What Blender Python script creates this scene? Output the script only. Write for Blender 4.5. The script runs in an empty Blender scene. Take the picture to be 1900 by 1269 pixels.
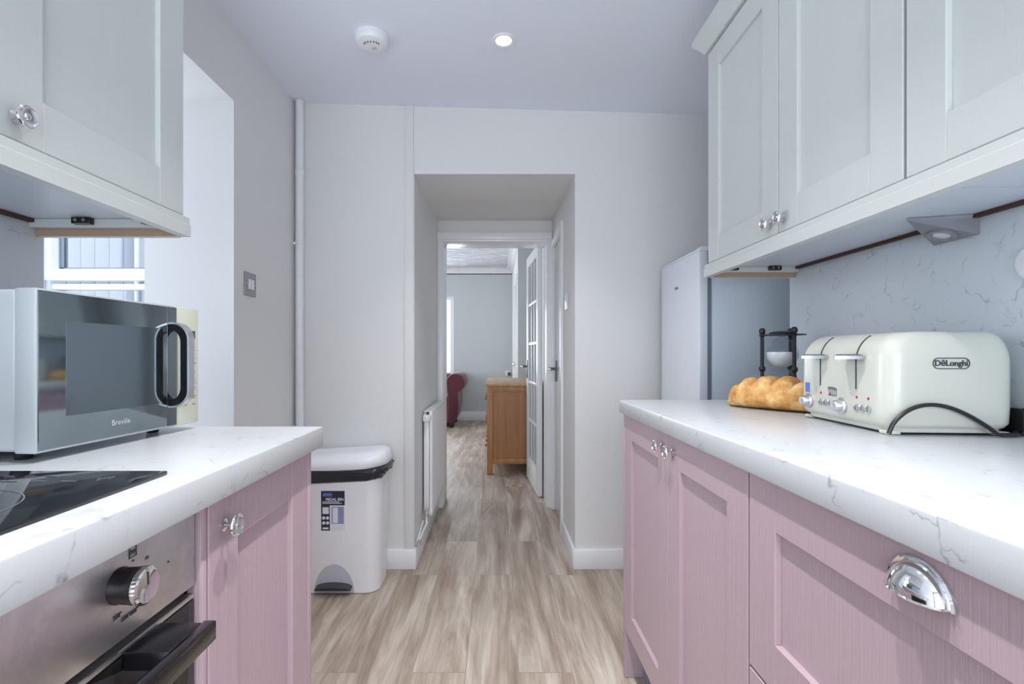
import bpy, bmesh, math, random
from mathutils import Vector, Matrix, noise
random.seed(7)
sc = bpy.context.scene
col = sc.collection
PI = math.pi

# ------------------------------------------------------------------ camera, world, exposure
CAM_H = 1.06
F_PX = 910.0
cam_d = bpy.data.cameras.new('camera')
cam_d.sensor_width = 36.0
cam_d.lens = F_PX / 1900.0 * 36.0
cam_d.shift_x = 30.0 / 1900.0
cam_d.shift_y = 23.5 / 1900.0
cam_d.clip_start = 0.01
cam = bpy.data.objects.new('camera', cam_d)
col.objects.link(cam)
cam.location = (0, 0, CAM_H)
cam.rotation_euler = (PI / 2, 0, 0)
sc.camera = cam

sc.view_settings.view_transform = 'Standard'
sc.view_settings.look = 'None'
sc.view_settings.gamma = 1.0
sc.view_settings.use_curve_mapping = False
sc.view_settings.exposure = 0.17
sc.cycles.use_denoising = True
sc.cycles.max_bounces = 16
sc.cycles.diffuse_bounces = 8
sc.cycles.glossy_bounces = 6
sc.cycles.transparent_max_bounces = 16
sc.cycles.caustics_reflective = False
sc.cycles.caustics_refractive = False
sc.cycles.sample_clamp_indirect = 6.0

world = bpy.data.worlds.new('overcast sky')
sc.world = world
world.use_nodes = True
bg = world.node_tree.nodes['Background']
bg.inputs[0].default_value = (0.88, 0.94, 1.0, 1)
bg.inputs[1].default_value = 1.6

def area_light(name, loc, rot, sx, sy, power, color):
    d = bpy.data.lights.new(name, 'AREA')
    d.shape = 'RECTANGLE'; d.size = sx; d.size_y = sy
    d.energy = power; d.color = color
    o = bpy.data.objects.new(name, d)
    o.location = loc; o.rotation_euler = rot
    col.objects.link(o)
    return o

# fill light added behind the camera, then daylight at the alcove window and the far room window
DAY = (0.93, 0.965, 1.0)
area_light('rear_fill', (0.0, -1.75, 1.2), (PI / 2, 0, 0), 1.7, 2.0, 44, DAY)
area_light('alcove_daylight', (-2.35, 1.65, 1.55), (0, -PI / 2, 0), 1.2, 1.1, 17, DAY)
area_light('lounge_daylight', (-1.35, 8.15, 1.45), (-PI / 2, 0, 0), 1.3, 1.3, 42, DAY)
area_light('lounge_side_daylight', (-2.75, 5.6, 1.4), (0, -PI / 2, 0), 1.3, 2.2, 34, DAY)

# ------------------------------------------------------------------ materials
def lin(c):
    c = c / 255.0
    return c / 12.92 if c <= 0.04045 else ((c + 0.055) / 1.055) ** 2.4
def rgb(r, g, b):
    return (lin(r), lin(g), lin(b), 1.0)

class NT:
    def __init__(s, name):
        s.m = bpy.data.materials.new(name); s.m.use_nodes = True
        s.t = s.m.node_tree; s.n = s.t.nodes; s.l = s.t.links
        s.b = s.n['Principled BSDF']; s.out = s.n['Material Output']
    def node(s, kind, **kw):
        n = s.n.new(kind)
        for k, v in kw.items(): setattr(n, k, v)
        return n
    def link(s, a, b): s.l.new(a, b)
    def coords(s, scale=(1, 1, 1), rot=(0, 0, 0), loc=(0, 0, 0), kind='Object'):
        tc = s.node('ShaderNodeTexCoord'); mp = s.node('ShaderNodeMapping')
        mp.inputs['Scale'].default_value = scale; mp.inputs['Rotation'].default_value = rot
        mp.inputs['Location'].default_value = loc
        s.link(tc.outputs[kind], mp.inputs[0]); return mp.outputs[0]
    def noise(s, vec, scale, detail=4, rough=0.5, dist=0.0):
        n = s.node('ShaderNodeTexNoise'); n.inputs['Scale'].default_value = scale
        n.inputs['Detail'].default_value = detail; n.inputs['Roughness'].default_value = rough
        n.inputs['Distortion'].default_value = dist
        if vec is not None: s.link(vec, n.inputs['Vector'])
        return n.outputs['Fac']
    def ramp(s, fac, stops):
        r = s.node('ShaderNodeValToRGB'); e = r.color_ramp.elements
        while len(e) < len(stops): e.new(0.5)
        for k, (p, c) in enumerate(stops):
            e[k].position = p; e[k].color = c if len(c) == 4 else (*c, 1)
        s.link(fac, r.inputs[0]); return r.outputs[0]
    def mix(s, fac, a, b, blend='MIX'):
        n = s.node('ShaderNodeMix'); n.data_type = 'RGBA'; n.blend_type = blend
        for sock, v in ((n.inputs[0], fac), (n.inputs[6], a), (n.inputs[7], b)):
            if hasattr(v, 'links'): s.link(v, sock)
            else: sock.default_value = v
        return n.outputs[2]
    def math(s, op, a, b=0.0):
        n = s.node('ShaderNodeMath', operation=op)
        for sock, v in ((n.inputs[0], a), (n.inputs[1], b)):
            if hasattr(v, 'links'): s.link(v, sock)
            else: sock.default_value = v
        return n.outputs[0]
    def bump(s, h, strength=0.1, dist=0.01):
        b = s.node('ShaderNodeBump'); b.inputs['Strength'].default_value = strength
        b.inputs['Distance'].default_value = dist
        s.link(h, b.inputs['Height']); s.link(b.outputs[0], s.b.inputs['Normal'])

def plain(name, c, rough=0.5, metal=0.0, bump=0.0, bscale=60, coat=0.0, var=0.03):
    t = NT(name)
    v = t.coords()
    t.b.inputs['Roughness'].default_value = rough
    t.b.inputs['Metallic'].default_value = metal
    t.b.inputs['Coat Weight'].default_value = coat
    d = [max(0, x * (1 - var)) for x in c[:3]] + [1]
    t.link(t.mix(t.noise(v, 5), d, c), t.b.inputs['Base Color'])
    if bump: t.bump(t.noise(v, bscale, 6), bump, 0.004)
    return t.m

M = {}
def wall_mat(name, c, b=0.12):
    t = NT(name); v = t.coords(kind='Generated') if False else t.coords()
    t.b.inputs['Roughness'].default_value = 0.72
    d = [x * 0.965 for x in c[:3]] + [1]
    t.link(t.mix(t.noise(v, 2.2, 5), d, c), t.b.inputs['Base Color'])
    t.bump(t.noise(v, 38, 8, 0.6), b, 0.006)
    return t.m
M['wall'] = wall_mat('painted plaster', rgb(226, 226, 225))
M['wall_cool'] = wall_mat('alcove plaster', rgb(232, 234, 240), 0.3)
M['ceiling'] = wall_mat('ceiling paint', rgb(234, 237, 248), 0.05)
M['lounge_wall'] = wall_mat('lounge wall paint', rgb(200, 206, 208), 0.04)
M['trim'] = plain('white gloss trim', rgb(236, 237, 240), 0.28)
M['upvc'] = plain('white window plastic', rgb(244, 246, 250), 0.2)
M['gloss_door'] = plain('white gloss door paint', rgb(226, 225, 226), 0.14, bump=0.05, bscale=6)
M['white_metal'] = plain('white enamel', rgb(238, 238, 238), 0.3)
M['white_plastic'] = plain('white plastic', rgb(240, 241, 245), 0.32)
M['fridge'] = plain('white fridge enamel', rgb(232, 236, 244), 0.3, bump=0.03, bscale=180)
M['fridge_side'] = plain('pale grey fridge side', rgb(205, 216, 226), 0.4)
M['gasket'] = plain('grey gasket', rgb(120, 134, 146), 0.7)
M['chrome'] = plain('chrome', (0.82, 0.82, 0.84, 1), 0.06, 1.0, var=0)
M['silver'] = plain('satin silver', (0.70, 0.70, 0.73, 1), 0.3, 1.0, var=0)
M['lamp_metal'] = plain('satin nickel', rgb(150, 150, 156), 0.4, 0.3)
M['handle_iron'] = plain('dark pewter', (0.16, 0.16, 0.17, 1), 0.35, 0.9)
M['black'] = plain('black plastic', (0.008, 0.008, 0.010, 1), 0.25)
M['black_gloss'] = plain('black gloss', (0.006, 0.006, 0.008, 1), 0.06)
M['dark_iron'] = plain('dark iron', (0.012, 0.014, 0.020, 1), 0.4)
M['rubber'] = plain('black rubber cable', (0.015, 0.016, 0.018, 1), 0.35)
M['brushed'] = plain('brushed grey metal', rgb(160, 160, 166), 0.4, 0.4)
M['raw_board'] = plain('raw board edge', rgb(176, 150, 126), 0.8)
M['dark_gap'] = plain('dark brown edging', rgb(70, 45, 40), 0.7)
M['under'] = plain('pale cabinet underside', rgb(214, 222, 232), 0.35)
M['brass'] = plain('brass screw', (0.55, 0.42, 0.2, 1), 0.3, 1.0)
M['film'] = plain('blue grey plinth', rgb(120, 142, 160), 0.3)
M['grey_print'] = plain('grey print', rgb(105, 108, 112), 0.5)
M['dark_print'] = plain('dark print', rgb(60, 62, 68), 0.5)
M['pale_print'] = plain('pale print', rgb(190, 194, 200), 0.5)
M['cream'] = plain('cream enamel', rgb(207, 208, 197), 0.25, coat=0.3)
M['champagne'] = plain('champagne panel', rgb(214, 214, 198), 0.35, 0.15)
M['micro_body'] = plain('pale grey microwave shell', rgb(184, 190, 194), 0.35, 0.1)
M['red'] = plain('red dot', rgb(190, 40, 50), 0.4)
M['screen'] = plain('dark green display', rgb(52, 70, 64), 0.2)
M['label_navy'] = plain('navy label', rgb(44, 46, 66), 0.4)
M['label_blue'] = plain('blue label mark', rgb(90, 120, 200), 0.4)
M['label_photo'] = plain('label picture', rgb(140, 150, 190), 0.4)
M['label_white'] = plain('white label', rgb(230, 230, 240), 0.4)
M['shadow_grey'] = plain('grey pedal well', rgb(196, 199, 208), 0.5)
M['bag'] = plain('black bin liner', (0.022, 0.024, 0.030, 1), 0.16, bump=0.5, bscale=40)
M['sand'] = plain('white sand', rgb(236, 236, 236), 0.9)
M['burgundy'] = plain('burgundy velvet', rgb(84, 22, 40), 0.75, bump=0.2, bscale=90)
M['burgundy'].node_tree.nodes['Principled BSDF'].inputs['Sheen Weight'].default_value = 0.4
M['cladding'] = plain('pale cladding', rgb(150, 158, 172), 0.6)

def paint_wood(name, c, amount=0.25):
    t = NT(name)
    v = t.coords(scale=(1, 1, 1))
    vg = t.coords(scale=(260, 260, 7))
    g = t.noise(vg, 1.0, 3, 0.55)
    big = t.noise(v, 3)
    d = [x * 0.93 for x in c[:3]] + [1]
    t.link(t.mix(t.math('MULTIPLY', t.math('ADD', g, big), 0.5), d, c), t.b.inputs['Base Color'])
    t.b.inputs['Roughness'].default_value = 0.42
    t.bump(g, amount, 0.002)
    return t.m
M['pink'] = paint_wood('dusty pink painted wood', rgb(187, 164, 173), 0.35)
M['ivory'] = paint_wood('ivory painted wood', rgb(207, 211, 209), 0.08)

def worktop_mat(name, base, vein):
    t = NT(name)
    v = t.coords()
    nz = t.node('ShaderNodeTexNoise'); nz.inputs['Scale'].default_value = 9; nz.inputs['Detail'].default_value = 6
    t.link(v, nz.inputs['Vector'])
    warp = t.node('ShaderNodeVectorMath', operation='MULTIPLY_ADD')
    t.link(nz.outputs['Color'], warp.inputs[0]); warp.inputs[1].default_value = (0.16, 0.16, 0.16)
    t.link(v, warp.inputs[2])
    vo = t.node('ShaderNodeTexVoronoi'); vo.feature = 'DISTANCE_TO_EDGE'; vo.inputs['Scale'].default_value = 13
    t.link(warp.outputs[0], vo.inputs['Vector'])
    line = t.ramp(vo.outputs['Distance'], [(0.0, (1, 1, 1)), (0.026, (0, 0, 0))])
    mask = t.ramp(t.noise(v, 26, 4), [(0.49, (0, 0, 0)), (0.66, (1, 1, 1))])
    fleck = t.ramp(t.noise(v, 95, 3), [(0.70, (0, 0, 0)), (0.78, (1, 1, 1))])
    fmask = t.ramp(t.noise(v, 14, 3), [(0.5, (0, 0, 0)), (0.7, (0.7, 0.7, 0.7))])
    f1 = t.mix(1.0, line, mask, 'MULTIPLY'); f2 = t.mix(1.0, fleck, fmask, 'MULTIPLY')
    f = t.mix(1.0, f1, f2, 'LIGHTEN')
    soft = [x * 0.93 for x in base[:3]] + [1]
    bc = t.mix(t.noise(v, 7, 5), soft, base)
    sep = t.node('ShaderNodeSeparateColor'); t.link(f, sep.inputs[0])
    t.link(t.mix(t.math('MULTIPLY', sep.outputs[0], 0.62), bc, vein), t.b.inputs['Base Color'])
    t.b.inputs['Roughness'].default_value = 0.3
    t.bump(t.noise(v, 150, 3), 0.03, 0.002)
    return t.m
M['worktop'] = worktop_mat('white veined laminate', rgb(199, 202, 206), rgb(80, 83, 98))
M['splash'] = worktop_mat('pale veined splashback', rgb(214, 221, 228), rgb(110, 118, 132))

def floor_mat():
    t = NT('wood look vinyl planks')
    v = t.coords(rot=(0, 0, PI / 2), loc=(0.31, 0.06, 0))
    br = t.node('ShaderNodeTexBrick'); br.offset = 0.37; br.squash = 1
    br.inputs['Scale'].default_value = 1.0; br.inputs['Mortar Size'].default_value = 0.0012
    br.inputs['Brick Width'].default_value = 1.15; br.inputs['Row Height'].default_value = 0.178
    br.inputs['Color1'].default_value = (0, 0, 0, 1); br.inputs['Color2'].default_value = (1, 1, 1, 1)
    br.inputs['Mortar'].default_value = (0.5, 0.5, 0.5, 1); br.inputs['Bias'].default_value = 0
    t.link(v, br.inputs['Vector'])
    sep = t.node('ShaderNodeSeparateColor'); t.link(br.outputs['Color'], sep.inputs[0])
    # shift the grain per plank
    v2 = t.coords()
    off = t.node('ShaderNodeVectorMath', operation='MULTIPLY_ADD')
    t.link(br.outputs['Color'], off.inputs[0]); off.inputs[1].default_value = (7.3, 3.1, 5.7); t.link(v2, off.inputs[2])
    mp = t.node('ShaderNodeMapping'); mp.inputs['Scale'].default_value = (4.6, 0.62, 1); t.link(off.outputs[0], mp.inputs[0])
    g1 = t.noise(mp.outputs[0], 1.7, 7, 0.62, 1.3)
    mp2 = t.node('ShaderNodeMapping'); mp2.inputs['Scale'].default_value = (90, 3.5, 1); t.link(off.outputs[0], mp2.inputs[0])
    g2 = t.noise(mp2.outputs[0], 1.0, 4, 0.6, 0.4)
    c1 = t.ramp(g1, [(0.30, rgb(122, 105, 93)), (0.44, rgb(162, 145, 129)), (0.54, rgb(190, 178, 164)), (0.64, rgb(222, 214, 203))])
    c2 = t.mix(0.35, c1, t.ramp(g2, [(0.3, rgb(140, 120, 105)), (0.7, rgb(215, 203, 190))]))
    tone = t.ramp(sep.outputs[0], [(0, (0.88, 0.87, 0.86)), (1, (1.02, 1.01, 1.0))])
    c3 = t.mix(1.0, c2, tone, 'MULTIPLY')
    c4 = t.mix(t.math('MULTIPLY', br.outputs['Fac'], 0.5), c3, rgb(100, 86, 76))
    t.link(c4, t.b.inputs['Base Color'])
    t.b.inputs['Roughness'].default_value = 0.5
    t.bump(t.math('SUBTRACT', g2, br.outputs['Fac']), 0.08, 0.003)
    return t.m
M['floor'] = floor_mat()

def oak(name, ca, cb, axis='z'):
    t = NT(name)
    s = {'z': (22, 22, 1.2), 'x': (1.2, 22, 22), 'y': (22, 1.2, 22)}[axis]
    v = t.coords(scale=s)
    g = t.noise(v, 1.0, 6, 0.6, 1.0)
    t.link(t.ramp(g, [(0.3, ca), (0.7, cb)]), t.b.inputs['Base Color'])
    t.b.inputs['Roughness'].default_value = 0.4
    t.bump(g, 0.06, 0.002)
    return t.m
M['oak'] = oak('honey oak', rgb(158, 106, 62), rgb(198, 146, 94))
M['oak_panel'] = oak('honey oak panel', rgb(150, 98, 60), rgb(184, 128, 80))
M['oak_top_sheen'] = oak('honey oak top', rgb(176, 140, 104), rgb(206, 174, 138), 'y')  # paler than the other oak: reflected light painted into the top

def steel():
    t = NT('smudged stainless steel')
    v = t.coords(); vs = t.coords(scale=(1, 3, 260))
    t.b.inputs['Metallic'].default_value = 1.0
    sm = t.noise(v, 14, 5, 0.6, 0.6)
    t.link(t.ramp(sm, [(0.35, (0.62, 0.60, 0.60, 1)), (0.65, (0.82, 0.80, 0.80, 1))]), t.b.inputs['Base Color'])
    r = t.ramp(sm, [(0.3, (0.50, 0.50, 0.50, 1)), (0.7, (0.36, 0.36, 0.36, 1))])
    t.link(r, t.b.inputs['Roughness'])
    t.bump(t.noise(vs, 1, 2), 0.03, 0.001)
    return t.m
M['steel'] = steel()

def bread():
    t = NT('crusty bread')
    v = t.coords()
    a = t.noise(v, 22, 6, 0.65); b = t.noise(v, 120, 4, 0.6)
    c = t.ramp(a, [(0.32, rgb(160, 86, 28)), (0.46, rgb(204, 138, 64)), (0.56, rgb(226, 176, 106)), (0.68, rgb(244, 220, 172))])
    t.link(t.mix(t.math('MULTIPLY', b, 0.4), c, rgb(240, 205, 140)), t.b.inputs['Base Color'])
    t.b.inputs['Roughness'].default_value = 0.62
    t.bump(t.math('ADD', a, t.math('MULTIPLY', b, 0.4)), 0.5, 0.006)
    return t.m
M['bread'] = bread()

def artex():
    t = NT('patterned ceiling plaster')
    v = t.coords()
    t.b.inputs['Base Color'].default_value = rgb(226, 226, 234); t.b.inputs['Roughness'].default_value = 0.8
    w = t.node('ShaderNodeTexWave'); w.wave_type = 'RINGS'; w.inputs['Scale'].default_value = 3.0
    w.inputs['Distortion'].default_value = 9; w.inputs['Detail'].default_value = 2
    t.link(v, w.inputs['Vector'])
    t.bump(w.outputs['Fac'], 0.8, 0.05)
    return t.m
M['artex'] = artex()

def clear_glass(name, tint=(0.96, 0.98, 1, 1)):
    t = NT(name); t.n.remove(t.b)
    tr = t.node('ShaderNodeBsdfTransparent'); tr.inputs[0].default_value = tint
    gl = t.node('ShaderNodeBsdfGlossy'); gl.inputs['Roughness'].default_value = 0.02
    fr = t.node('ShaderNodeFresnel'); ge = t.node('ShaderNodeNewGeometry')
    t.link(t.math('SUBTRACT', 1.5, t.math('MULTIPLY', ge.outputs['Backfacing'], 1.5 - 1 / 1.5)), fr.inputs[0])
    mx = t.node('ShaderNodeMixShader')
    t.link(fr.outputs[0], mx.inputs[0]); t.link(tr.outputs[0], mx.inputs[1]); t.link(gl.outputs[0], mx.inputs[2])
    t.link(mx.outputs[0], t.out.inputs[0])
    return t.m
M['glass'] = clear_glass('window glass')
M['bulb_glass'] = clear_glass('hourglass glass', (0.92, 0.96, 0.98, 1))

def tinted_mirror(name, base, refl, rough):
    t = NT(name)
    t.b.inputs['Base Color'].default_value = base
    t.b.inputs['Roughness'].default_value = rough
    t.b.inputs['Metallic'].default_value = refl
    v = t.coords(); t.bump(t.noise(v, 3), 0.004, 0.01)
    return t.m
M['micro_glass'] = tinted_mirror('smoked mirror glass', (0.255, 0.300, 0.325, 1), 1.0, 0.10)
M['micro_window'] = tinted_mirror('smoked mirror window', (0.225, 0.270, 0.292, 1), 1.0, 0.07)
M['hob_glass'] = tinted_mirror('black ceramic glass', (0.012, 0.013, 0.015, 1), 0.0, 0.05)
M['oven_glass'] = tinted_mirror('black oven glass', (0.012, 0.011, 0.010, 1), 0.0, 0.04)
def emit(name, c, s):
    t = NT(name); t.b.inputs['Base Color'].default_value = (1, 1, 1, 1)
    t.b.inputs['Emission Color'].default_value = c; t.b.inputs['Emission Strength'].default_value = s
    return t.m
M['lamp_on'] = emit('lit lamp', (1, 0.98, 0.95, 1), 12)
M['lamp_off'] = plain('frosted lens', rgb(220, 224, 232), 0.2)

# ------------------------------------------------------------------ mesh builder
class MB:
    def __init__(s): s.v = []; s.f = []
    def raw(s, vs, fs):
        o = len(s.v); s.v += [Vector(p) for p in vs]; s.f += [tuple(i + o for i in f) for f in fs]; return s
    def bm(s, bm):
        bm.verts.index_update()
        s.raw([v.co.copy() for v in bm.verts], [[v.index for v in f.verts] for f in bm.faces]); bm.free(); return s
    def box(s, x0, x1, y0, y1, z0, z1, bev=0.0, seg=2):
        bm = bmesh.new(); bmesh.ops.create_cube(bm, size=1)
        for v in bm.verts:
            v.co = Vector(((x0 + x1) / 2 + v.co.x * (x1 - x0), (y0 + y1) / 2 + v.co.y * (y1 - y0), (z0 + z1) / 2 + v.co.z * (z1 - z0)))
        if bev > 0:
            bmesh.ops.bevel(bm, geom=bm.edges[:], offset=bev, segments=seg, affect='EDGES', profile=0.5)
        return s.bm(bm)
    def rings(s, rs, cap0=True, cap1=True, closed=False):
        n = len(rs[0]); vs = [p for r in rs for p in r]; fs = []
        m = len(rs)
        for k in range(m if closed else m - 1):
            a = k * n; b = ((k + 1) % m) * n
            for i in range(n):
                j = (i + 1) % n
                fs.append((a + i, a + j, b + j, b + i))
        if not closed:
            if cap0: fs.append(tuple(reversed(range(n))))
            if cap1: fs.append(tuple(range((m - 1) * n, m * n)))
        return s.raw(vs, fs)
    def lathe(s, prof, org, axis=(0, 0, 1), seg=32):
        ax = Vector(axis).normalized(); u = ax.orthogonal().normalized(); w = ax.cross(u); o = Vector(org)
        rs = [[o + ax * h + (u * math.cos(2 * PI * i / seg) + w * math.sin(2 * PI * i / seg)) * max(r, 1e-5) for i in range(seg)] for r, h in prof]
        return s.rings(rs)
    def cyl(s, a, b, r, seg=20):
        a = Vector(a); b = Vector(b); d = b - a
        return s.lathe([(r, 0), (r, d.length)], a, d, seg)
    def tube(s, pts, r, seg=12, closed=False):
        pts = [Vector(p) for p in pts]; rs = []; n = len(pts)
        up = None
        for k, p in enumerate(pts):
            if closed: d = pts[(k + 1) % n] - pts[k - 1]
            else: d = pts[min(k + 1, n - 1)] - pts[max(k - 1, 0)]
            d.normalize()
            if up is None: up = d.orthogonal().normalized()
            up = (up - d * up.dot(d)).normalized(); w = d.cross(up)
            rr = r[k] if isinstance(r, (list, tuple)) else r
            rs.append([p + (up * math.cos(2 * PI * i / seg) + w * math.sin(2 * PI * i / seg)) * rr for i in range(seg)])
        return s.rings(rs, closed=closed)
    def prism(s, poly, a, b, f):
        """poly: 2-D points; f(u, v, h) -> 3-D; extruded from h=a to h=b"""
        return s.rings([[f(u, v, a) for u, v in poly], [f(u, v, b) for u, v in poly]])
    def grid(s, nu, nv, fn):
        vs = [fn(i / nu, j / nv) for i in range(nu + 1) for j in range(nv + 1)]
        fs = [(i * (nv + 1) + j, (i + 1) * (nv + 1) + j, (i + 1) * (nv + 1) + j + 1, i * (nv + 1) + j + 1) for i in range(nu) for j in range(nv)]
        return s.raw(vs, fs)

W = {}
def setprops(o, label=None, cat=None, group=None, kind=None):
    if label: o['label'] = label
    if cat: o['category'] = cat
    if group: o['group'] = group
    if kind: o['kind'] = kind
    return o
def thing(name, label, cat, loc, rotz=0.0, group=None, kind=None):
    o = bpy.data.objects.new(name, None); o.empty_display_size = 0.05
    o.location = loc; o.rotation_euler = (0, 0, rotz); col.objects.link(o)
    W[o] = Matrix.Translation(Vector(loc)) @ Matrix.Rotation(rotz, 4, 'Z')
    return setprops(o, label, cat, group, kind)
def obj(name, mb, mat, parent=None, local=False, smooth=35, label=None, cat=None, group=None, kind=None):
    vs = mb.v
    if local and parent is not None: vs = [W[parent] @ v for v in vs]
    lo = Vector([min(v[i] for v in vs) for i in range(3)]); hi = Vector([max(v[i] for v in vs) for i in range(3)])
    c = (lo + hi) / 2
    if parent is None: c.z = lo.z
    R = W[parent].to_3x3().to_4x4() if parent is not None else Matrix.Identity(4)
    w = Matrix.Translation(c) @ R; wi = w.inverted()
    me = bpy.data.meshes.new(name); me.from_pydata([wi @ v for v in vs], [], mb.f); me.validate()
    bm = bmesh.new(); bm.from_mesh(me); bmesh.ops.recalc_face_normals(bm, faces=bm.faces[:]); bm.to_mesh(me); bm.free()
    if smooth:
        me.polygons.foreach_set('use_smooth', [True] * len(me.polygons))
        me.set_sharp_from_angle(angle=math.radians(smooth))
    me.materials.append(M[mat])
    o = bpy.data.objects.new(name, me); col.objects.link(o)
    if parent is not None:
        o.parent = parent; o.matrix_basis = W[parent].inverted() @ w
    else: o.matrix_basis = w
    W[o] = w
    return setprops(o, label, cat, group, kind)
def struct(name, mb, mat, parent=None): 
    return obj(name, mb, mat, parent, kind=None if parent else 'structure')
def text(name, body, size, mat, parent, pos, xdir, ydir, local=False, depth=0.0004, align='CENTER', bold=0.0, squeeze=1.0):
    cu = bpy.data.curves.new('txt', 'FONT'); cu.body = body; cu.size = size; cu.extrude = depth
    cu.align_x = align; cu.align_y = 'CENTER'; cu.offset = bold
    t = bpy.data.objects.new('txt', cu); col.objects.link(t)
    dg = bpy.context.evaluated_depsgraph_get()
    me = bpy.data.meshes.new_from_object(t.evaluated_get(dg))
    x = Vector(xdir).normalized(); y = Vector(ydir).normalized(); z = x.cross(y)
    mb = MB(); vs = [Vector(pos) + x * v.co.x * squeeze + y * v.co.y + z * v.co.z for v in me.vertices]
    mb.raw(vs, [tuple(p.vertices) for p in me.polygons])
    bpy.data.objects.remove(t); bpy.data.meshes.remove(me)
    return obj(name, mb, mat, parent, local, smooth=0)
def stadium(hw, hh, n=10):
    """closed outline of a stadium standing upright, centred on 0,0"""
    s = hh - hw; pts = []
    for k in range(n + 1):
        a = PI * k / n; pts.append((hw * math.cos(a), s + hw * math.sin(a)))
    for k in range(n + 1):
        a = PI + PI * k / n; pts.append((hw * math.cos(a), -s + hw * math.sin(a)))
    return pts
def rrect(w, h, r, n=6):
    pts = []
    for cx, cy, a0 in ((w / 2 - r, h / 2 - r, 0), (-w / 2 + r, h / 2 - r, PI / 2), (-w / 2 + r, -h / 2 + r, PI), (w / 2 - r, -h / 2 + r, 1.5 * PI)):
        for k in range(n + 1):
            a = a0 + PI / 2 * k / n; pts.append((cx + r * math.cos(a), cy + r * math.sin(a)))
    return pts

# ------------------------------------------------------------------ the setting
XL, XR = -0.995, 0.995
YB = 2.433          # face of the back wall
PXL, PXR = -0.406, 0.393
b = MB().box(-2.7, 1.55, -1.6, 8.0, -0.06, 0.0); struct('floor', b, 'floor')
# kitchen ceiling, falling slightly to the right
cz = lambda x: 2.28 - 0.029 * x
b = MB().raw([(x, y, cz(x) + dz) for dz in (0, 0.08) for x, y in ((-1.4, -1.6), (1.55, -1.6), (1.55, 2.6), (-1.4, 2.6))],
             [(0, 1, 2, 3), (7, 6, 5, 4), (0, 4, 5, 1), (1, 5, 6, 2), (2, 6, 7, 3), (3, 7, 4, 0)])
struct('ceiling', b, 'ceiling')
# left wall with the window recess (opening from y 1.07 to 1.863)
b = MB().box(-1.335, XL, -1.6, 1.075, 0, 2.40).box(-1.335, XL, 1.863, 2.60, 0, 2.40)
b.box(-1.335, XL, 1.075, 1.863, 2.024, 2.40).box(-1.335, XL, 1.075, 1.863, 0, 0.74)
struct('wall_left', b, 'wall')
# back wall around the passage opening
b = MB().box(XL, PXL, YB, 2.84, 0, 2.40).box(PXR, 1.55, YB, 2.84, 0, 2.40)
b.box(PXL, PXR, YB, 2.84, 1.956, 2.40)
struct('wall_back', b, 'wall')
# right wall with fridge alcove
b = MB().box(XR, 1.55, -1.6, 1.66, 0, 2.40).box(1.45, 1.55, 1.66, YB, 0, 2.40)
struct('wall_right', b, 'wall')
# rear wall behind the camera around a glazed opening added for the fill light
b = MB().box(-1.335, -0.9, -1.7, -1.6, 0, 2.4).box(0.9, 1.55, -1.7, -1.6, 0, 2.4).box(-0.9, 0.9, -1.7, -1.6, 2.15, 2.4)
struct('wall_rear', b, 'wall')
# passage
b = MB().box(-0.50, PXL, 2.84, 3.60, 0, 2.3); struct('wall_passage_left', b, 'wall')
b = MB().box(PXR, 0.49, 2.84, 2.90, 0, 2.3).box(PXR, 0.49, 2.90, 3.36, 1.80, 2.3).box(PXR, 0.49, 3.36, 3.60, 0, 2.3)
b.box(0.55, 0.58, 2.84, 3.6, 0, 2.3)
struct('wall_passage_right', b, 'wall')
b = MB().raw([(x, y, z + dz) for dz in (0, 0.06) for x, y, z in ((PXL, 2.84, 1.957), (PXR, 2.84, 1.957), (PXR, 3.42, 1.995), (PXL, 3.42, 1.995))],
             [(0, 1, 2, 3), (7, 6, 5, 4), (0, 4, 5, 1), (1, 5, 6, 2), (2, 6, 7, 3), (3, 7, 4, 0)])
struct('ceiling_passage', b, 'wall')
b = MB().box(PXL, PXR, 3.42, 3.60, 1.89, 2.3); struct('wall_passage_end', b, 'wall')
# door frame at the end of the passage
fr = MB().box(PXL + .001, -0.362, 3.40, 3.62, 0, 1.845, .003).box(0.352, PXR - .001, 3.40, 3.62, 0, 1.845, .003).box(PXL + .001, PXR - .001, 3.40, 3.62, 1.845, 1.889, .003)
fr.box(-0.405, -0.366, 3.385, 3.40, 0, 1.87, .004).box(0.364, 0.391, 3.385, 3.40, 0, 1.87, .004).box(-0.405, 0.391, 3.384, 3.40, 1.857, 1.905, .004)
struct('trim_1', fr, 'trim')
# lounge beyond
b = MB().box(-2.7, -0.50, 3.45, 3.60, 0, 2.5).box(0.58, 1.55, 3.45, 3.60, 0, 2.5).box(-0.5, 0.58, 3.602, 3.62, 2.0, 2.5)
struct('wall_lounge_near', b, 'lounge_wall')
LY = 7.9
b = MB().box(-2.7, -1.75, LY, LY + .15, 0, 2.5).box(-0.677, 0.40, LY, LY + .15, 0, 2.5).box(-1.75, -0.677, LY, LY + .15, 0, 0.72).box(-1.75, -0.677, LY, LY + .15, 2.0, 2.5)
struct('wall_lounge_far', b, 'lounge_wall')
b = MB().box(-2.7, -2.6, 3.6, 4.4, 0, 2.5).box(-2.7, -2.6, 6.8, LY, 0, 2.5).box(-2.7, -2.6, 4.4, 6.8, 2.1, 2.5).box(-2.7, -2.6, 4.4, 6.8, 0, 0.7)
struct('wall_lounge_left', b, 'lounge_wall')
b = MB().box(0.26, 1.55, 5.77, 5.87, 0, 2.5); struct('wall_lounge_right', b, 'lounge_wall')
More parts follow.
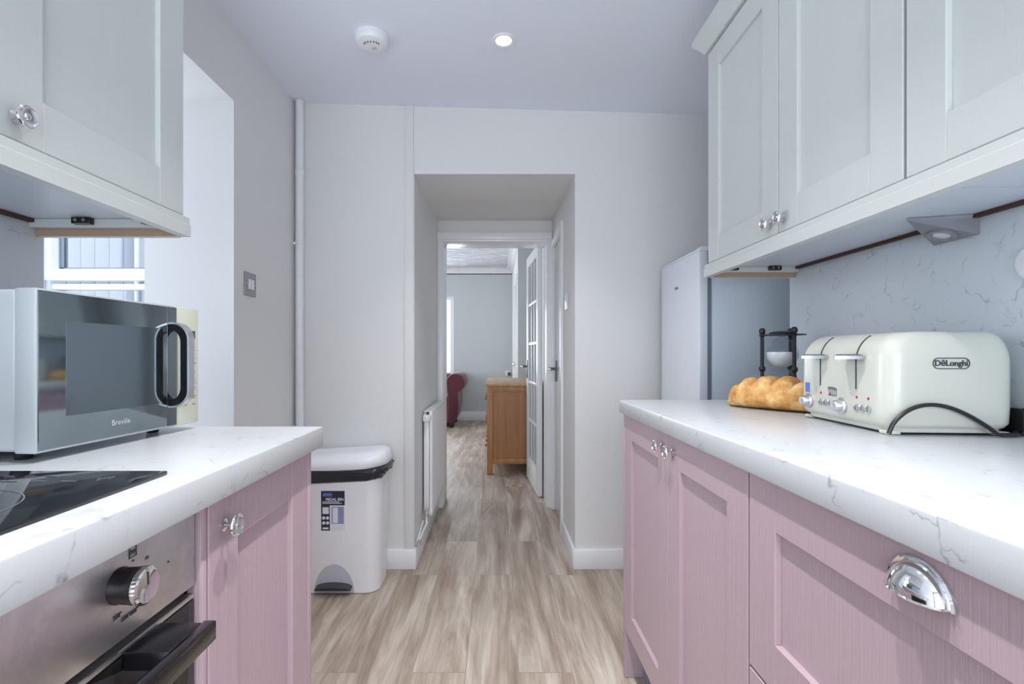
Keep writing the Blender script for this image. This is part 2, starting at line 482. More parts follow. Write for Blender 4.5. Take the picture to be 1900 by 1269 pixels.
b = MB().box(0.26, 0.36, 5.87, 5.98, 0, 2.5).box(0.26, 0.36, 6.78, LY, 0, 2.5).box(0.26, 0.36, 5.98, 6.78, 1.99, 2.5)
struct('wall_lounge_return', b, 'wall')
b = MB().box(0.48, 0.58, 3.60, 5.77, 0, 2.5); struct('wall_lounge_side', b, 'lounge_wall')
b = MB().box(-2.7, 1.55, 3.60, 8.05, 2.45, 2.5); struct('ceiling_lounge', b, 'artex')
def cove(p0, p1, inward, z=2.45, r=0.085):
    """cornice strip along a wall"""
    p0 = Vector(p0); p1 = Vector(p1); n = Vector(inward)
    prof = [(0, 0), (r, 0)] + [(r * (1 - math.sin(a)), -r * (1 - math.cos(a)) ) for a in [PI / 2 * k / 6 for k in range(1, 7)]] + [(0, -r * 1.15)]
    mb = MB(); mb.rings([[Vector((p.x, p.y, z)) + n * u + Vector((0, 0, v)) for u, v in prof] for p in (p0, p1)])
    return mb
b = cove((-2.6, LY), (0.26, LY), (0, -1, 0)); b2 = cove((0.26, 5.77), (0.26, LY), (-1, 0, 0)); b.raw(b2.v, b2.f)
struct('trim_2', b, 'trim')
struct('baseboard_lounge', MB().box(-2.6, 0.26, LY - .018, LY, 0, 0.145, .004), 'trim')
# skirting boards of the kitchen and passage
SK = 0.099
struct('baseboard_back_left', MB().box(XL, PXL + .012, YB - .015, YB, 0, SK, .003).box(PXL, PXL + .013, YB, 3.385, 0, SK, .003), 'trim')
struct('baseboard_back_right', MB().box(PXR - .012, 1.45, YB - .015, YB, 0, SK, .003).box(PXR - .013, PXR, YB, 2.845, 0, SK, .003), 'trim')
struct('trim_3', MB().box(-0.452, -0.408, YB - .010, YB, SK - .02, 2.292, .002).box(-0.408, -0.404, YB - .004, YB, SK, 2.0), 'wall')

# alcove beyond the recess: far window seen straight on, side window to the left
b = MB().box(-2.2, -1.335, 1.0, 1.075, 0, 2.3).box(-2.2, -1.335, 1.075, 2.32, 2.12, 2.3).box(-2.2, -1.335, 1.075, 2.32, 0, 0.74)
b.box(-2.2, -2.1, 1.075, 1.13, .74, 2.12).box(-2.2, -2.068, 2.2, 2.32, .74, 2.12)
b.box(-2.1, -1.335, 2.25, 2.32, 2.06, 2.12)
struct('wall_alcove', b, 'wall_cool')
WY = 2.25
def window(name, x0, x1, z0, z1, y, split):
    fw = .05
    f = MB()
    f.box(x0, x0 + fw * .4, y, y + .06, z0, z1, .004).box(x1 - fw * .4, x1, y, y + .06, z0, z1, .004)
    xa, xb = x0 + fw * .4 + .0005, x1 - fw * .4 - .0005
    f.box(xa, xb, y + .001, y + .059, z1 - fw * .4, z1, .004).box(xa, xb, y + .001, y + .059, z0, z0 + fw, .004).box(xa, xb, y + .005, y + .06, split - .04, split - .014, .004)
    root = struct(name, f, 'upvc')
    # opening sash with mitred corners above the transom
    s = MB(); X0, X1, Z0, Z1 = x0 + .006, x1 - .006, split, z1 - .012; t = .054
    o = [(X0, Z0), (X1, Z0), (X1, Z1), (X0, Z1)]; i_ = [(X0 + t, Z0 + t), (X1 - t, Z0 + t), (X1 - t, Z1 - t), (X0 + t, Z1 - t)]
    mid = [(X0 + t * .7, Z0 + t * .7), (X1 - t * .7, Z0 + t * .7), (X1 - t * .7, Z1 - t * .7), (X0 + t * .7, Z1 - t * .7)]
    s.rings([[(u, y + .03, v) for u, v in o], [(u, y - .016, v) for u, v in o], [(u, y - .020, v) for u, v in mid], [(u, y - .002, v) for u, v in i_], [(u, y + .03, v) for u, v in i_]], closed=True)
    sash = obj('window_sash', s, 'upvc', root)
    g = MB()
    for a in ((X0 + t, X0 + t + .02, Z0 + t, Z1 - t), (X1 - t - .02, X1 - t, Z0 + t, Z1 - t), (X0 + t, X1 - t, Z0 + t, Z0 + t + .006)):
        g.box(a[0], a[1], y + .006, y + .028, a[2], a[3])
    obj('gasket', g, 'gasket', sash)
    obj('glass_pane', MB().box(X0 + t, X1 - t, y + .012, y + .016, Z0 + t, Z1 - t), 'glass', sash)
    obj('glass_pane', MB().box(x0 + .02, x1 - .02, y + .03, y + .034, z0 + fw, split - .04), 'glass', root)
    return root
window('window_1', -2.066, -1.336, 0.742, 2.058, WY, 1.400)
f = MB()
for a in ((1.13, 1.18), (1.64, 1.69), (2.15, 2.20)): f.box(-2.17, -2.11, a[0], a[1], .74, 2.12, .004)
for a in ((1.1805, 1.6395), (1.6905, 2.1495)): f.box(-2.169, -2.111, a[0], a[1], .74, .80, .004).box(-2.169, -2.111, a[0], a[1], 2.06, 2.12, .004)
w2 = struct('window_2', f, 'upvc')
obj('glass_pane', MB().box(-2.145, -2.141, 1.18, 1.64, .80, 2.06), 'glass', w2)
obj('glass_pane', MB().box(-2.145, -2.141, 1.69, 2.15, .80, 2.06), 'glass', w2)
# unseen glazed doors behind the camera, added to let the fill light in
f = MB()
for a in ((-.9, -.82), (-.04, .04), (.82, .9)): f.box(a[0], a[1], -1.68, -1.62, 0, 2.15, .004)
for a in ((-.8195, -.0405), (.0405, .8195)): f.box(a[0], a[1], -1.679, -1.621, 0, .1, .004).box(a[0], a[1], -1.679, -1.621, 2.07, 2.15, .004)
w3 = struct('added_rear_glazing', f, 'upvc')
obj('glass_pane', MB().box(-.82, -.04, -1.652, -1.648, .1, 2.07), 'glass', w3)
obj('glass_pane', MB().box(.04, .82, -1.652, -1.648, .1, 2.07), 'glass', w3)
# lounge windows
f = MB().box(-1.75, -1.69, LY + .05, LY + .1, .72, 2.0).box(-.737, -.677, LY + .05, LY + .1, .72, 2.0).box(-1.689, -.738, LY + .051, LY + .099, .72, .78).box(-1.689, -.738, LY + .051, LY + .099, 1.94, 2.0)
w4 = struct('window_4', f, 'upvc')
obj('glass_pane', MB().box(-1.69, -.737, LY + .072, LY + .076, .78, 1.94), 'glass', w4)
# clad outside wall seen through the alcove window, with a downpipe
b = MB()
for k in range(40): b.box(-4.6 + k * .1, -4.502 + k * .1, 3.425, 3.45, -.1, 3.2, .004)
struct('wall_outside', b, 'cladding')
d = MB().cyl((-2.485, 3.395, -.1), (-2.485, 3.395, 3.2), .014)
for z in (.4, 1.1, 1.9): d.cyl((-2.485, 3.395, z), (-2.485, 3.395, z + .03), .019)
obj('downpipe', d, 'upvc', label='white round downpipe on the clad wall outside the window', cat='downpipe')

# ------------------------------------------------------------------ doors
def handle(parent, name, x, y, z, sx, sy):
    """plate with lever: plate on the face with outward normal sx along x, lever pointing along sy (y)"""
    mb = MB().box(min(x, x + sx * .006), max(x, x + sx * .006), y - .019, y + .019, z - .085, z + .055, .002)
    mb.cyl((x, y, z), (x + sx * .045, y, z), .009)
    mb.tube([(x + sx * .045, y - sy * .006, z), (x + sx * .045, y + sy * .05, z), (x + sx * .042, y + sy * .10, z - .004)], [.009, .008, .006], 10)
    return obj(name, mb, 'handle_iron', parent)
# glazed door standing open into the lounge, hinged at the right jamb
HX, HY, DW, DH, DT = 0.345, 3.635, 0.625, 1.885, 0.035
ang = math.radians(4.0)
g1 = thing('door_1', None, None, (HX, HY, 0), ang, kind='structure')
def dl(u0, u1, w0, w1, z0, z1, bev=.002): return MB().box(w0, w1, u0, u1, z0, z1, bev)
fr = MB(); stile = .085
colsx = [stile + k * (DW - 2 * stile) / 3 for k in range(4)]
rows = [.20, .515, .83, 1.15, 1.475, 1.80]
for u0, u1 in ((0, stile), (DW - stile, DW)): fr.box(-DT, 0, u0, u1, .008, DH, .002)
fr.box(-DT, 0, stile, DW - stile, .008, .20, .002).box(-DT, 0, stile, DW - stile, 1.80, DH, .002)
for u in colsx[1:3]: fr.box(-DT + .006, -.006, u - .011, u + .011, .20, 1.80, .002)
for z in rows[1:5]: fr.box(-DT + .006, -.006, stile, DW - stile, z - .011, z + .011, .002)
obj('door_frame', fr, 'trim', g1, local=True)
obj('glass_pane', MB().box(-DT / 2 - .002, -DT / 2 + .002, stile - .004, DW - stile + .004, .196, 1.804), 'glass', g1, local=True)
def lhandle(parent, x, y, z, sx, sy):
    mb = MB().box(min(x, x + sx * .006), max(x, x + sx * .006), y - .019, y + .019, z - .10, z + .055, .002)
    mb.cyl((x, y, z), (x + sx * .05, y, z), .009)
    mb.tube([(x + sx * .05, y + sy * .006, z), (x + sx * .05, y - sy * .05, z), (x + sx * .046, y - sy * .10, z - .004)], [.009, .008, .006], 10)
    return obj('door_handle', mb, 'handle_iron', parent, local=True)
lhandle(g1, -DT, DW - .05, .96, -1, 1)
# flush white door in the right passage wall
d2 = struct('door_2', MB().box(.405, .440, 2.912, 3.348, .008, 1.79, .002), 'gloss_door')
obj('door_casing', MB().box(.378, .430, 2.862, 2.905, 0, 1.845, .004).box(.378, .430, 3.350, 3.383, 0, 1.80, .004).box(.378, .430, 2.905, 3.350, 1.795, 1.835, .004), 'trim', d2)
handle(d2, 'door_handle', .405, 3.30, .965, -1, -1)
# white door in the side wall of the lounge
d3 = struct('door_3', MB().box(.275, .31, 6.01, 6.75, .008, 1.97, .002), 'trim')
obj('door_casing', MB().box(.245, .30, 5.93, 6.0, 0, 2.04, .004).box(.245, .30, 6.76, 6.83, 0, 2.04, .004).box(.245, .30, 6.0, 6.76, 1.975, 2.04, .004), 'trim', d3)
obj('door_knob', MB().lathe([(.012, 0), (.012, .03), (.024, .04), (.026, .055), (.015, .068), (0, .07)], (.275, 6.1, .94), (-1, 0, 0)), 'silver', d3)

# ------------------------------------------------------------------ kitchen fittings
def shaker(y0, y1, z0, z1, x, s, t=.02, st=.075, rl=.075):
    """a shaker door with outward normal s along x; its face lies at x"""
    xa, xb = sorted((x, x - s * t)); mb = MB()
    e = .0013
    mb.box(xa, xb, y0, y0 + st, z0, z1, e, 1).box(xa, xb, y1 - st, y1, z0, z1, e, 1)
    mb.box(xa, xb, y0 + st, y1 - st, z0, z0 + rl, e, 1).box(xa, xb, y0 + st, y1 - st, z1 - rl, z1, e, 1)
    pa, pb = sorted((x - s * .0095, x - s * t)); mb.box(pa, pb, y0 + st - .004, y1 - st + .004, z0 + rl - .004, z1 - rl + .004)
    return mb
def knob(parent, x, y, z, s):
    mb = MB().lathe([(.0088, 0), (.0088, .002), (.0062, .0035), (.0032, .0055), (.0030, .0145), (.006, .0165)], (x, y, z), (s, 0, 0), 24)
    mb.lathe([(0, .0160), (.0125, .0160), (.0155, .0172), (.0165, .0190), (.0158, .0208), (.0140, .0218), (.0122, .0204), (.0105, .0198), (.0052, .0198), (.0038, .0214), (0, .022)], (x, y, z), (s, 0, 0), 32)
    return obj('knob', mb, 'chrome', parent)
WT = 0.91; WB = 0.868

# --- right base units
RX = 0.423
t = thing('base_cabinet', 'dusty pink double-door base cabinet at the far end of the right run', 'cabinet', (.70, 1.21, 0))
obj('carcass', MB().box(.446, .983, .824, 1.606, .16, WB - .001), 'ivory', t)
obj('end_panel', MB().box(RX, .983, 1.609, 1.627, .001, WB - .001, .001), 'pink', t)
dA = obj('door', shaker(1.206, 1.607, .163, WB - .003, RX, -1), 'pink', t); knob(dA, RX, 1.248, .826, -1)
dB = obj('door', shaker(.8245, 1.2025, .163, WB - .003, RX, -1), 'pink', t); knob(dB, RX, 1.172, .826, -1)
t = thing('drawer_unit', 'dusty pink drawer unit with cup handle below the toaster side worktop', 'drawers', (.70, .52, 0))
obj('carcass', MB().box(.446, .983, .222, .822, .16, WB - .001), 'ivory', t)
def cup(parent, x, y, z, s):
    """chrome cup pull open at the bottom; flange lies on the face at x"""
    a, h, p = .039, .036, .022
    rs = []; n = 28
    for k in range(9):
        ph = PI / 2 * k / 8
        rs.append((math.cos(ph), math.sin(ph)))
    outer = MB()
    def pt(th, c, sn, o): return Vector((x + s * (.002 + (p - o) * sn), y + (a - .006 - o) * c * math.cos(th), z + (h - .005 - o) * c * math.sin(th)))
    def shell(o):
        return [[pt(PI * i / n, c, sn, o) for i in range(n + 1)] for c, sn in rs]
    A = shell(0); B = shell(.0016)
    m = n + 1; vs = [q for r in A for q in r] + [q for r in B for q in r]; fs = []; off = len(A) * m
    for k in range(len(A) - 1):
        for i in range(n):
            fs.append((k * m + i, k * m + i + 1, (k + 1) * m + i + 1, (k + 1) * m + i))
            fs.append((off + k * m + i + 1, off + k * m + i, off + (k + 1) * m + i, off + (k + 1) * m + i + 1))
    for k in range(len(A) - 1):
        for i in (0, n): fs.append((k * m + i, (k + 1) * m + i, off + (k + 1) * m + i, off + k * m + i))
    outer.raw(vs, fs)
    # flange: half ring with a raised rim
    prof = [(1.0, .0), (1.0, .003), (.95, .0045), (.88, .003), (.80, .0025), (.80, 0)]
    outer.rings([[Vector((x + s * v, y + a * q * math.cos(PI * i / n), z + h * q * math.sin(PI * i / n))) for q, v in prof] for i in range(n + 1)])
    # lower lip of the bowl
    outer.tube([pt(0 if k <= 8 else PI, *rs[k if k <= 8 else 16 - k], 0.0008) for k in range(17)], .0016, 8)
    return obj('cup_handle', outer, 'chrome', parent)
for z0, z1 in ((.545, WB - .003), (.163, .541)):
    dr = obj('drawer', shaker(.225, .8185, z0, z1, RX, -1), 'pink', t); cup(dr, RX, .488, z1 - .043, -1)
obj('plinth', MB().box(.483, .50, .2, 1.608, .001, .158), 'film', label='blue-grey plinth recessed under the right-hand pink cabinets', cat='plinth')
def worktop(x0, x1, y0, y1, front):
    mb = MB().box(x0, x1, y0, y1, WB, WT, .0025); return mb
obj('worktop', worktop(.410, .984, -.45, 1.632, -1), 'worktop', label='white veined worktop carrying toaster and bread loaf, right side', cat='worktop')
obj('splashback', MB().box(.9855, .9945, -.45, 1.645, WT + .0005, 1.39, .001), 'splash', label='pale veined splashback panel behind the toaster', cat='splashback')
# --- right wall units
UX = .702; UZ0, UZ1 = 1.362, 2.052; UB = 1.347
def wall_unit(label, y0, y1, x, s, back, doors):
    t = thing('wall_cabinet', label, 'cabinet', ((x + back) / 2, (y0 + y1) / 2, UB))
    xa, xb = sorted((x - s * .022, back))
    obj('carcass', MB().box(xa, xb, y0, y1, UB + .012, UZ1 + .006), 'ivory', t)
    obj('underside', MB().box(xa, xb, y0, y1, UB, UB + .012), 'under', t)
    ba, bb = sorted((back - .0005 * (1 if back > 0 else -1), back - .012 * (1 if back > 0 else -1)))
    obj('back_edging', MB().box(ba, bb, y0, y1 - .02, UB - .008, UB - .0005), 'dark_gap', t)
    for a, b2, ky in doors:
        d = obj('door', shaker(a, b2, UZ0, UZ1, x, s), 'ivory', t); knob(d, x, ky, 1.394, s)
    return t
wall_unit('ivory double-door wall cabinet nearest the fridge', .842, 1.622, UX, -1, .9850, [(1.221, 1.622, 1.255), (.846, 1.2175, 1.195)])
wall_unit('ivory wall cabinet above the toaster, nearest the viewer on the right', .04, .839, UX, -1, .9850, [(.442, .8395, .478), (.042, .4385, .40)])
def light_rail(label, x, s, y0, y1, back):
    """strip below the doors with a deep return at the far end"""
    lo = 1.314
    xa, xb = sorted((x + s * .012, x - s * .010))
    t = thing('light_rail', label, 'light rail', (x, (y0 + y1) / 2, lo))
    mb = MB()
    prof = [(.012, lo + .002), (.012, lo + .026), (.0095, lo + .029), (.0095, UZ0 - .0055), (-.010, UZ0 - .0055), (-.010, lo + .002)]
    mb.rings([[Vector((x + s * u, yy, z)) for u, z in prof] for yy in (y0, y1)])
    obj('front_strip', mb, 'ivory', t)
    ra, rb = sorted((x - s * .010, back))
    obj('end_return', MB().box(ra, rb, y1 - .014, y1, lo, UB - .0005), 'ivory', t)
    obj('cleat', MB().box(ra, rb, y1 - .034, y1 - .0145, lo + .015, UB - .0005, .001), 'ivory', t)
    obj('raw_edge', MB().box(ra, rb, y1 - .0165, y1 - .0142, lo + .0005, lo + .0148), 'raw_board', t)
    for xc in ((.903, .765) if s < 0 else (-.865, -.720)):
        y = y1 - .0345
        br = obj('bracket', MB().box(xc - .019, xc + .019, y - .014, y, UB - .014, UB - .0008, .0015), 'black', t)
        sw = MB()
        for dx in (-.009, .008): sw.cyl((xc + dx, y - .0138, UB - .007), (xc + dx, y - .0155, UB - .007), .0035, 14)
        obj('screw', sw, 'brass', br)
    return t
light_rail('ivory light rail under the right-hand wall cabinets', UX, -1, .04, 1.628, .9850)
def cornice(label, x, s, y0, y1, back):
    t = MB(); z = UZ1 + .006
    prof = [(.0, z), (.008, z), (.012, z + .01), (.036, z + .042), (.038, z + .056), (.0, z + .056)]
    ring0 = [Vector((x + s * u, y0, zz)) for u, zz in prof]
    ring1 = [Vector((x + s * u, y1 + u, zz)) for u, zz in prof]
    ring2 = [Vector((back, y1 + u, zz)) for u, zz in prof]
    t.rings([ring0, ring1, ring2])
    xa, xb = sorted((x, back)); t.box(xa, xb, y0, y1, z, z + .02)
    return obj('cornice', t, 'ivory', label=label, cat='cornice')
cornice('ivory flared cornice on top of the right-hand wall cabinets', UX, -1, .04, 1.628, .9850)
# triangular cabinet lamp
t = thing('cabinet_lamp', 'small triangular satin grey lamp under the right wall cabinet', 'lamp', (.93, 1.05, 1.305))
A = Vector((.862, 1.030, UB - .0008)); D = Vector((.9725, .999, UB - .0008)); E = Vector((.9725, 1.102, UB - .0008))
zB = 1.305; Bv = Vector((.9845, .999, zB)); Cv = Vector((.9845, 1.102, zB)); D2 = Vector((.9845, .999, UB - .009)); E2 = Vector((.9845, 1.102, UB - .009))
A2 = A - Vector((0, 0, .004))
mb = MB().raw([A, D, E, A2, Bv, Cv, D2, E2], [(0, 1, 2), (3, 5, 4), (0, 3, 4, 6, 1), (0, 2, 7, 5, 3), (1, 6, 7, 2), (6, 4, 5, 7)])
body = obj('housing', mb, 'lamp_metal', t, smooth=20)
nrm = (Bv - A2).cross(Cv - A2).normalized()
if nrm.z > 0: nrm = -nrm
cc = (A2 * .28 + Bv * .36 + Cv * .36)
obj('lens_ring', MB().lathe([(.026, -.002), (.026, .004), (.0235, .006), (.017, .0035), (.015, .001), (.015, -.002)], cc, nrm, 36), 'lamp_metal', t)
obj('lens', MB().lathe([(.0152, -.001), (.0152, .0022), (.010, .003), (0, .0034)], cc, nrm, 30), 'lamp_off', t)
# round white fitting at the right edge
t = thing('wall_fitting', 'round white fitting on the splashback above the toaster', 'fitting', (.985, .885, 1.19))
obj('round_plate', MB().lathe([(.036, 0), (.036, .006), (.033, .012), (.026, .016), (0, .018)], (.985, .888, 1.229), (-1, 0, 0), 36), 'white_plastic', t)
obj('centre_cap', MB().lathe([(.012, .0165), (.011, .022), (0, .024)], (.985, .888, 1.229), (-1, 0, 0), 24), 'trim', t)

# --- left side
LX = -.383
t = thing('base_cabinet', 'dusty pink single-door base cabinet beside the built-in oven', 'cabinet', (-.68, .83, 0))
obj('carcass', MB().box(-.983, LX - .023, .660, .998, .16, WB - .001), 'ivory', t)
obj('end_panel', MB().box(-.983, LX, 1.001, 1.018, .001, WB - .001, .001), 'pink', t)
obj('filler_strip', MB().box(LX - .02, LX - .001, .639, .6515, .163, WB - .003, .001), 'pink', t)
dL = obj('door', shaker(.6545, .9985, .163, WB - .003, LX, 1), 'pink', t); knob(dL, LX, .690, .8205, 1)
obj('worktop', worktop(-.984, -.361, -.45, 1.026, 1), 'worktop', label='white veined worktop carrying microwave and hob, left side', cat='worktop')
obj('splashback', MB().box(-.9945, -.9855, -.45, 1.070, WT + .0005, 1.39, .001), 'splash', label='pale veined splashback panel behind the microwave', cat='splashback')
obj('plinth', MB().box(-.46, -.443, .64, .999, .001, .158), 'pink', label='pink plinth under the left base cabinet', cat='plinth')
wall_unit('ivory wall cabinet above the microwave on the left', .235, 1.062, -.676, 1, -.9850, [(.6575, 1.062, .688), (.240, .654, .620)])
light_rail('ivory light rail under the left wall cabinet', -.676, 1, .235, 1.068, -.9850)
cornice('ivory flared cornice on top of the left wall cabinet', -.676, 1, .235, 1.068, -.9850)
# oven
OX = -.390
t = thing('oven', 'built-in stainless steel oven under the hob', 'oven', (-.68, .34, .16))
obj('body', MB().box(-.96, OX - .02, .045, .634, .17, WB - .002), 'black', t)
pn = obj('control_panel', MB().box(OX - .018, OX, .040, .636, .762, WB - .002, .0015), 'steel', t)
for y in (.508, .168):
    k = MB().lathe([(.0185, 0), (.0185, .002), (.0175, .004), (.0190, .024)], (OX, y, .821), (1, 0, 0), 40)
    kb = obj('knob', k, 'black', t)
    ring = MB()
    prof = []
    n = 72
    ring.rings([[Vector((OX + hx, y + math.cos(2 * PI * i / n) * (r * (1 + (.025 if i % 2 else 0))), .821 + math.sin(2 * PI * i / n) * (r * (1 + (.025 if i % 2 else 0))))) for i in range(n)] for r, hx in ((.0188, .024), (.0192, .026), (.0186, .029), (.0165, .0305), (.0155, .030))])
    obj('knob_cap', ring, 'chrome', kb)
    obj('pointer', MB().box(OX + .0302, OX + .0307, y - .0006, y + .0006, .822, .835), 'dark_print', kb)
def ptext(body, y, z, s, mat='dark_print', par=pn): 
    return text('lettering', body, s, mat, par, (OX + .0004, y, z), (0, -1, 0) if False else (0, 1, 0), (0, 0, 1))
# icons above and temperatures below the knob
mk = MB()
def ring_rect(mb, y, z, w, h, t_=.0011, x=OX, e=.0007):
    for a in ((y - w / 2, y + w / 2, z + h / 2 - t_, z + h / 2), (y - w / 2, y + w / 2, z - h / 2, z - h / 2 + t_), (y - w / 2, y - w / 2 + t_, z - h / 2, z + h / 2), (y + w / 2 - t_, y + w / 2, z - h / 2, z + h / 2)):
        mb.box(x, x + e, a[0], a[1], a[2], a[3])
ring_rect(mk, .5266, .8485, .0105, .0115, .0008)
mk.tube([(OX + .0006, .5235 + .0006 * k, .8455 + .0055 * abs(math.sin(k * .9))) for k in range(11)], .0004, 6)
obj('panel_icon', mk, 'dark_print', pn)
for yy, zz_ in ((.5272, .8388), (.584, .8135)): obj('panel_dot', MB().lathe([(.0012, 0), (.0012, .0006), (0, .0007)], (OX, yy, zz_), (1, 0, 0), 14), 'dark_print', pn)
ptext('250\u00b0', .505, .7905, .0062); ptext('220\u00b0', .5165, .7835, .0062); ptext('200\u00b0', .5285, .7835, .0062); ptext('M', .5485, .833, .0055, 'grey_print')
dr = obj('door', MB().box(OX - .018, OX + .0, .040, .636, .20, .745, .003), 'oven_glass', t)
obj('door_trim', MB().box(OX - .018, OX - .001, .040, .636, .7462, .7500), 'steel', t)
hb = MB().box(-.341, -.326, .104, .573, .728, .7505, .002)
obj('handle', hb, 'black_gloss', dr)
for y in (.512, .108): obj('handle_bracket', MB().box(OX + .0002, -.341, y, y + .058, .729, .7495, .002), 'black', dr)
# hob
t = thing('hob', 'black glass hob set into the left worktop', 'hob', (-.67, .34, WT))
obj('glass_top', MB().box(-.925, -.410, .06, .613, WT + .0003, WT + .0052, .0015), 'hob_glass', t)
zz = WT + .0053
mk = MB()
for cx, cy, r in ((-.54, .44, .085), (-.79, .43, .07), (-.55, .20, .075), (-.79, .2, .09)):
    n = 48
    mk.rings([[Vector((cx + rr * math.cos(2 * PI * i / n), cy + rr * math.sin(2 * PI * i / n), zz + h)) for rr, h in ((r, 0), (r, .0003), (r - .0012, .0003), (r - .0012, 0))] for i in range(n)], closed=True)
for k in range(7): mk.box(-.66 + k * .025, -.648 + k * .025, .583, .5845, zz, zz + .0003)
for k in range(4): mk.box(-.60 + k * .034, -.582 + k * .034, .560, .562, zz, zz + .0003)
obj('cooking_zone_marks', mk, 'grey_print', t)

# ------------------------------------------------------------------ microwave
P0 = Vector((-.631, .672, 0)); P1 = Vector((-.609, 1.004, 0))
mrot = -math.atan2(P1.x - P0.x, P1.y - P0.y)
L = (P1 - P0).length
t = thing('microwave', 'silver and cream microwave with mirrored door on the left worktop', 'microwave', (P0.x, P0.y, WT + .0005), mrot)
zb, zt = .0125, .242   # bottom and top above the worktop (local)
obj('casing', MB().box(-.330, -.0335, .004, L - .002, zb + .001, zt - .001, .006, 3), 'micro_body', t, local=True)
ft = MB()
for y in (.03, L - .06):
    for x in (-.05, -.30): obj('foot', MB().lathe([(.010, .0002), (.011, .006), (.012, .0135)], (x, y, 0)), 'black', t, local=True)
sp = L * .808
dr = obj('door', MB().box(-.032, 0, 0, sp - .001, zb, zt, .003), 'micro_body', t, local=True)
obj('mirror_glass', MB().box(-.002, .0016, .003, sp - .001, zb + .004, zt - .003, .0007), 'micro_glass', dr, local=False) if False else None
obj('mirror_glass', MB().raw(*[(lambda m: (m.v, m.f))(MB().box(-.002, .0016, .003, sp - .001, zb + .004, zt - .003, .0007))][0]), 'micro_glass', t, local=True)
obj('window', MB().box(.0016, .0019, L * .13, L * .70, .060, .198), 'micro_window', t, local=True)
obj('latch_strip', MB().box(.0016, .0019, L * .735, sp - .001, zb + .004, zt - .003), 'micro_window', t, local=True)
cp = obj('control_panel', MB().box(-.032, .0010, sp + .0005, L, zb, zt, .003), 'champagne', t, local=True)
obj('display', MB().box(.0010, .0018, sp + .024, sp + .052, .182, .197, .0003), 'screen', t, local=True)
lines = MB(); rnd = random.Random(3)
for k in range(8):
    z = .165 - k * .0165
    for y, w in ((sp + .022, .007), (sp + .044, .010)):
        lines.box(.0010, .0014, y, y + w * rnd.uniform(.6, 1), z, z + .0018)
        if rnd.random() < .6: lines.box(.0010, .0014, y, y + w * .7, z - .0035, z - .002)
    if k in (0, 1, 4): lines.box(.0010, .0013, sp + .018, sp + .058, z - .007, z - .0064)
obj('button_lettering', lines, 'grey_print', t, local=True)
# bow handle standing off the door: black sides, silver outer band
hy0, hy1, hz, hh = .254, .2665, .130, .081
sp_ = .0018
def bow_curve(p, h, c):
    pts = []
    for k in range(13):
        a = PI / 2 * k / 12; pts.append((sp_ + p * math.sin(a), hz + h - c + c * math.cos(a)))
    return pts + [(u, 2 * hz - v) for u, v in reversed(pts)]
def bow_solid(o, i_, y0, y1):
    return MB().rings([[Vector((u, y, v)) for u, v in q] for y, q in ((y0, o), (y1, o), (y1, i_), (y0, i_))], closed=True)
o1, o2, o3 = bow_curve(.034, hh, .034), bow_curve(.0305, hh - .0035, .0305), bow_curve(.018, hh - .016, .022)
hr = obj('handle', bow_solid(o2, o3, hy0, hy1), 'black_gloss', t, local=True, smooth=40)
fr = bow_solid(o1, o2, hy0 + .001, hy1 + .004)
obj('handle_front', MB().raw([W[t] @ v for v in fr.v], fr.f), 'silver', hr, smooth=50)
text('lettering', 'Breville', .0125, 'pale_print', t, (.0020, L * .42, .0385), (0, 1, 0), (0, 0, 1), local=True, depth=.0002)

# ------------------------------------------------------------------ toaster
TR = math.radians(-3.5)
t = thing('toaster', 'cream four-slice toaster with lever front on the right worktop', 'toaster', (.722, .905, WT + .0005), TR)
TLx, TLy, TH = .233, .298, .193   # local: x to the wall, y away from the viewer
def body_ring(z, ins, rnd):
    w, h = TLx - 2 * ins, TLy - 2 * ins
    return [Vector((TLx / 2 + u, TLy / 2 + v, z)) for u, v in rrect(w, h, rnd, 8)]
# body profile in x-z (soft shoulders), swept with rounded plan
rs = []
for z, ins, r in ((.012, .012, .030), (.014, .006, .032), (.022, .001, .034), (.05, .0, .034), (.135, .0, .034)):
    rs.append(body_ring(z, ins, r))
for k in range(1, 9):
    a = PI / 2 * k / 8
    ins = .050 * (1 - math.cos(a)); z = .135 + (TH - .135) * math.sin(a)
    w, h = TLx - ins * 1.55, TLy - 2 * ins * .5
    rs.append([Vector((TLx / 2 + ins * .225 + u, TLy / 2 + v, z)) for u, v in rrect(w, h, max(.034 - ins * .2, .02), 8)])
w, h = TLx - .092, TLy - .062
rs.append([Vector((TLx / 2 + .012 + u, TLy / 2 + v, TH + .0005)) for u, v in rrect(w, h, .02, 8)])
obj('body', MB().rings(rs), 'cream', t, local=True, smooth=60)
obj('base', MB().rings([body_ring(.0045, .012, .03), body_ring(.0125, .011, .03)]), 'cream', t, local=True)
for x, y in ((.02, .022), (.210, .02), (.02, .27), (.210, .27)):
    obj('foot', MB().box(x - .012, x + .012, y - .012, y + .012, 0.0002, .0075, .002), 'cream', t, local=True)
sl = MB()
for k in range(4): sl.box(.065, .190, .045 + k * .056, .073 + k * .056, TH - .004, TH + .0012, .001)
obj('bread_slots', sl, 'black', t, local=True)
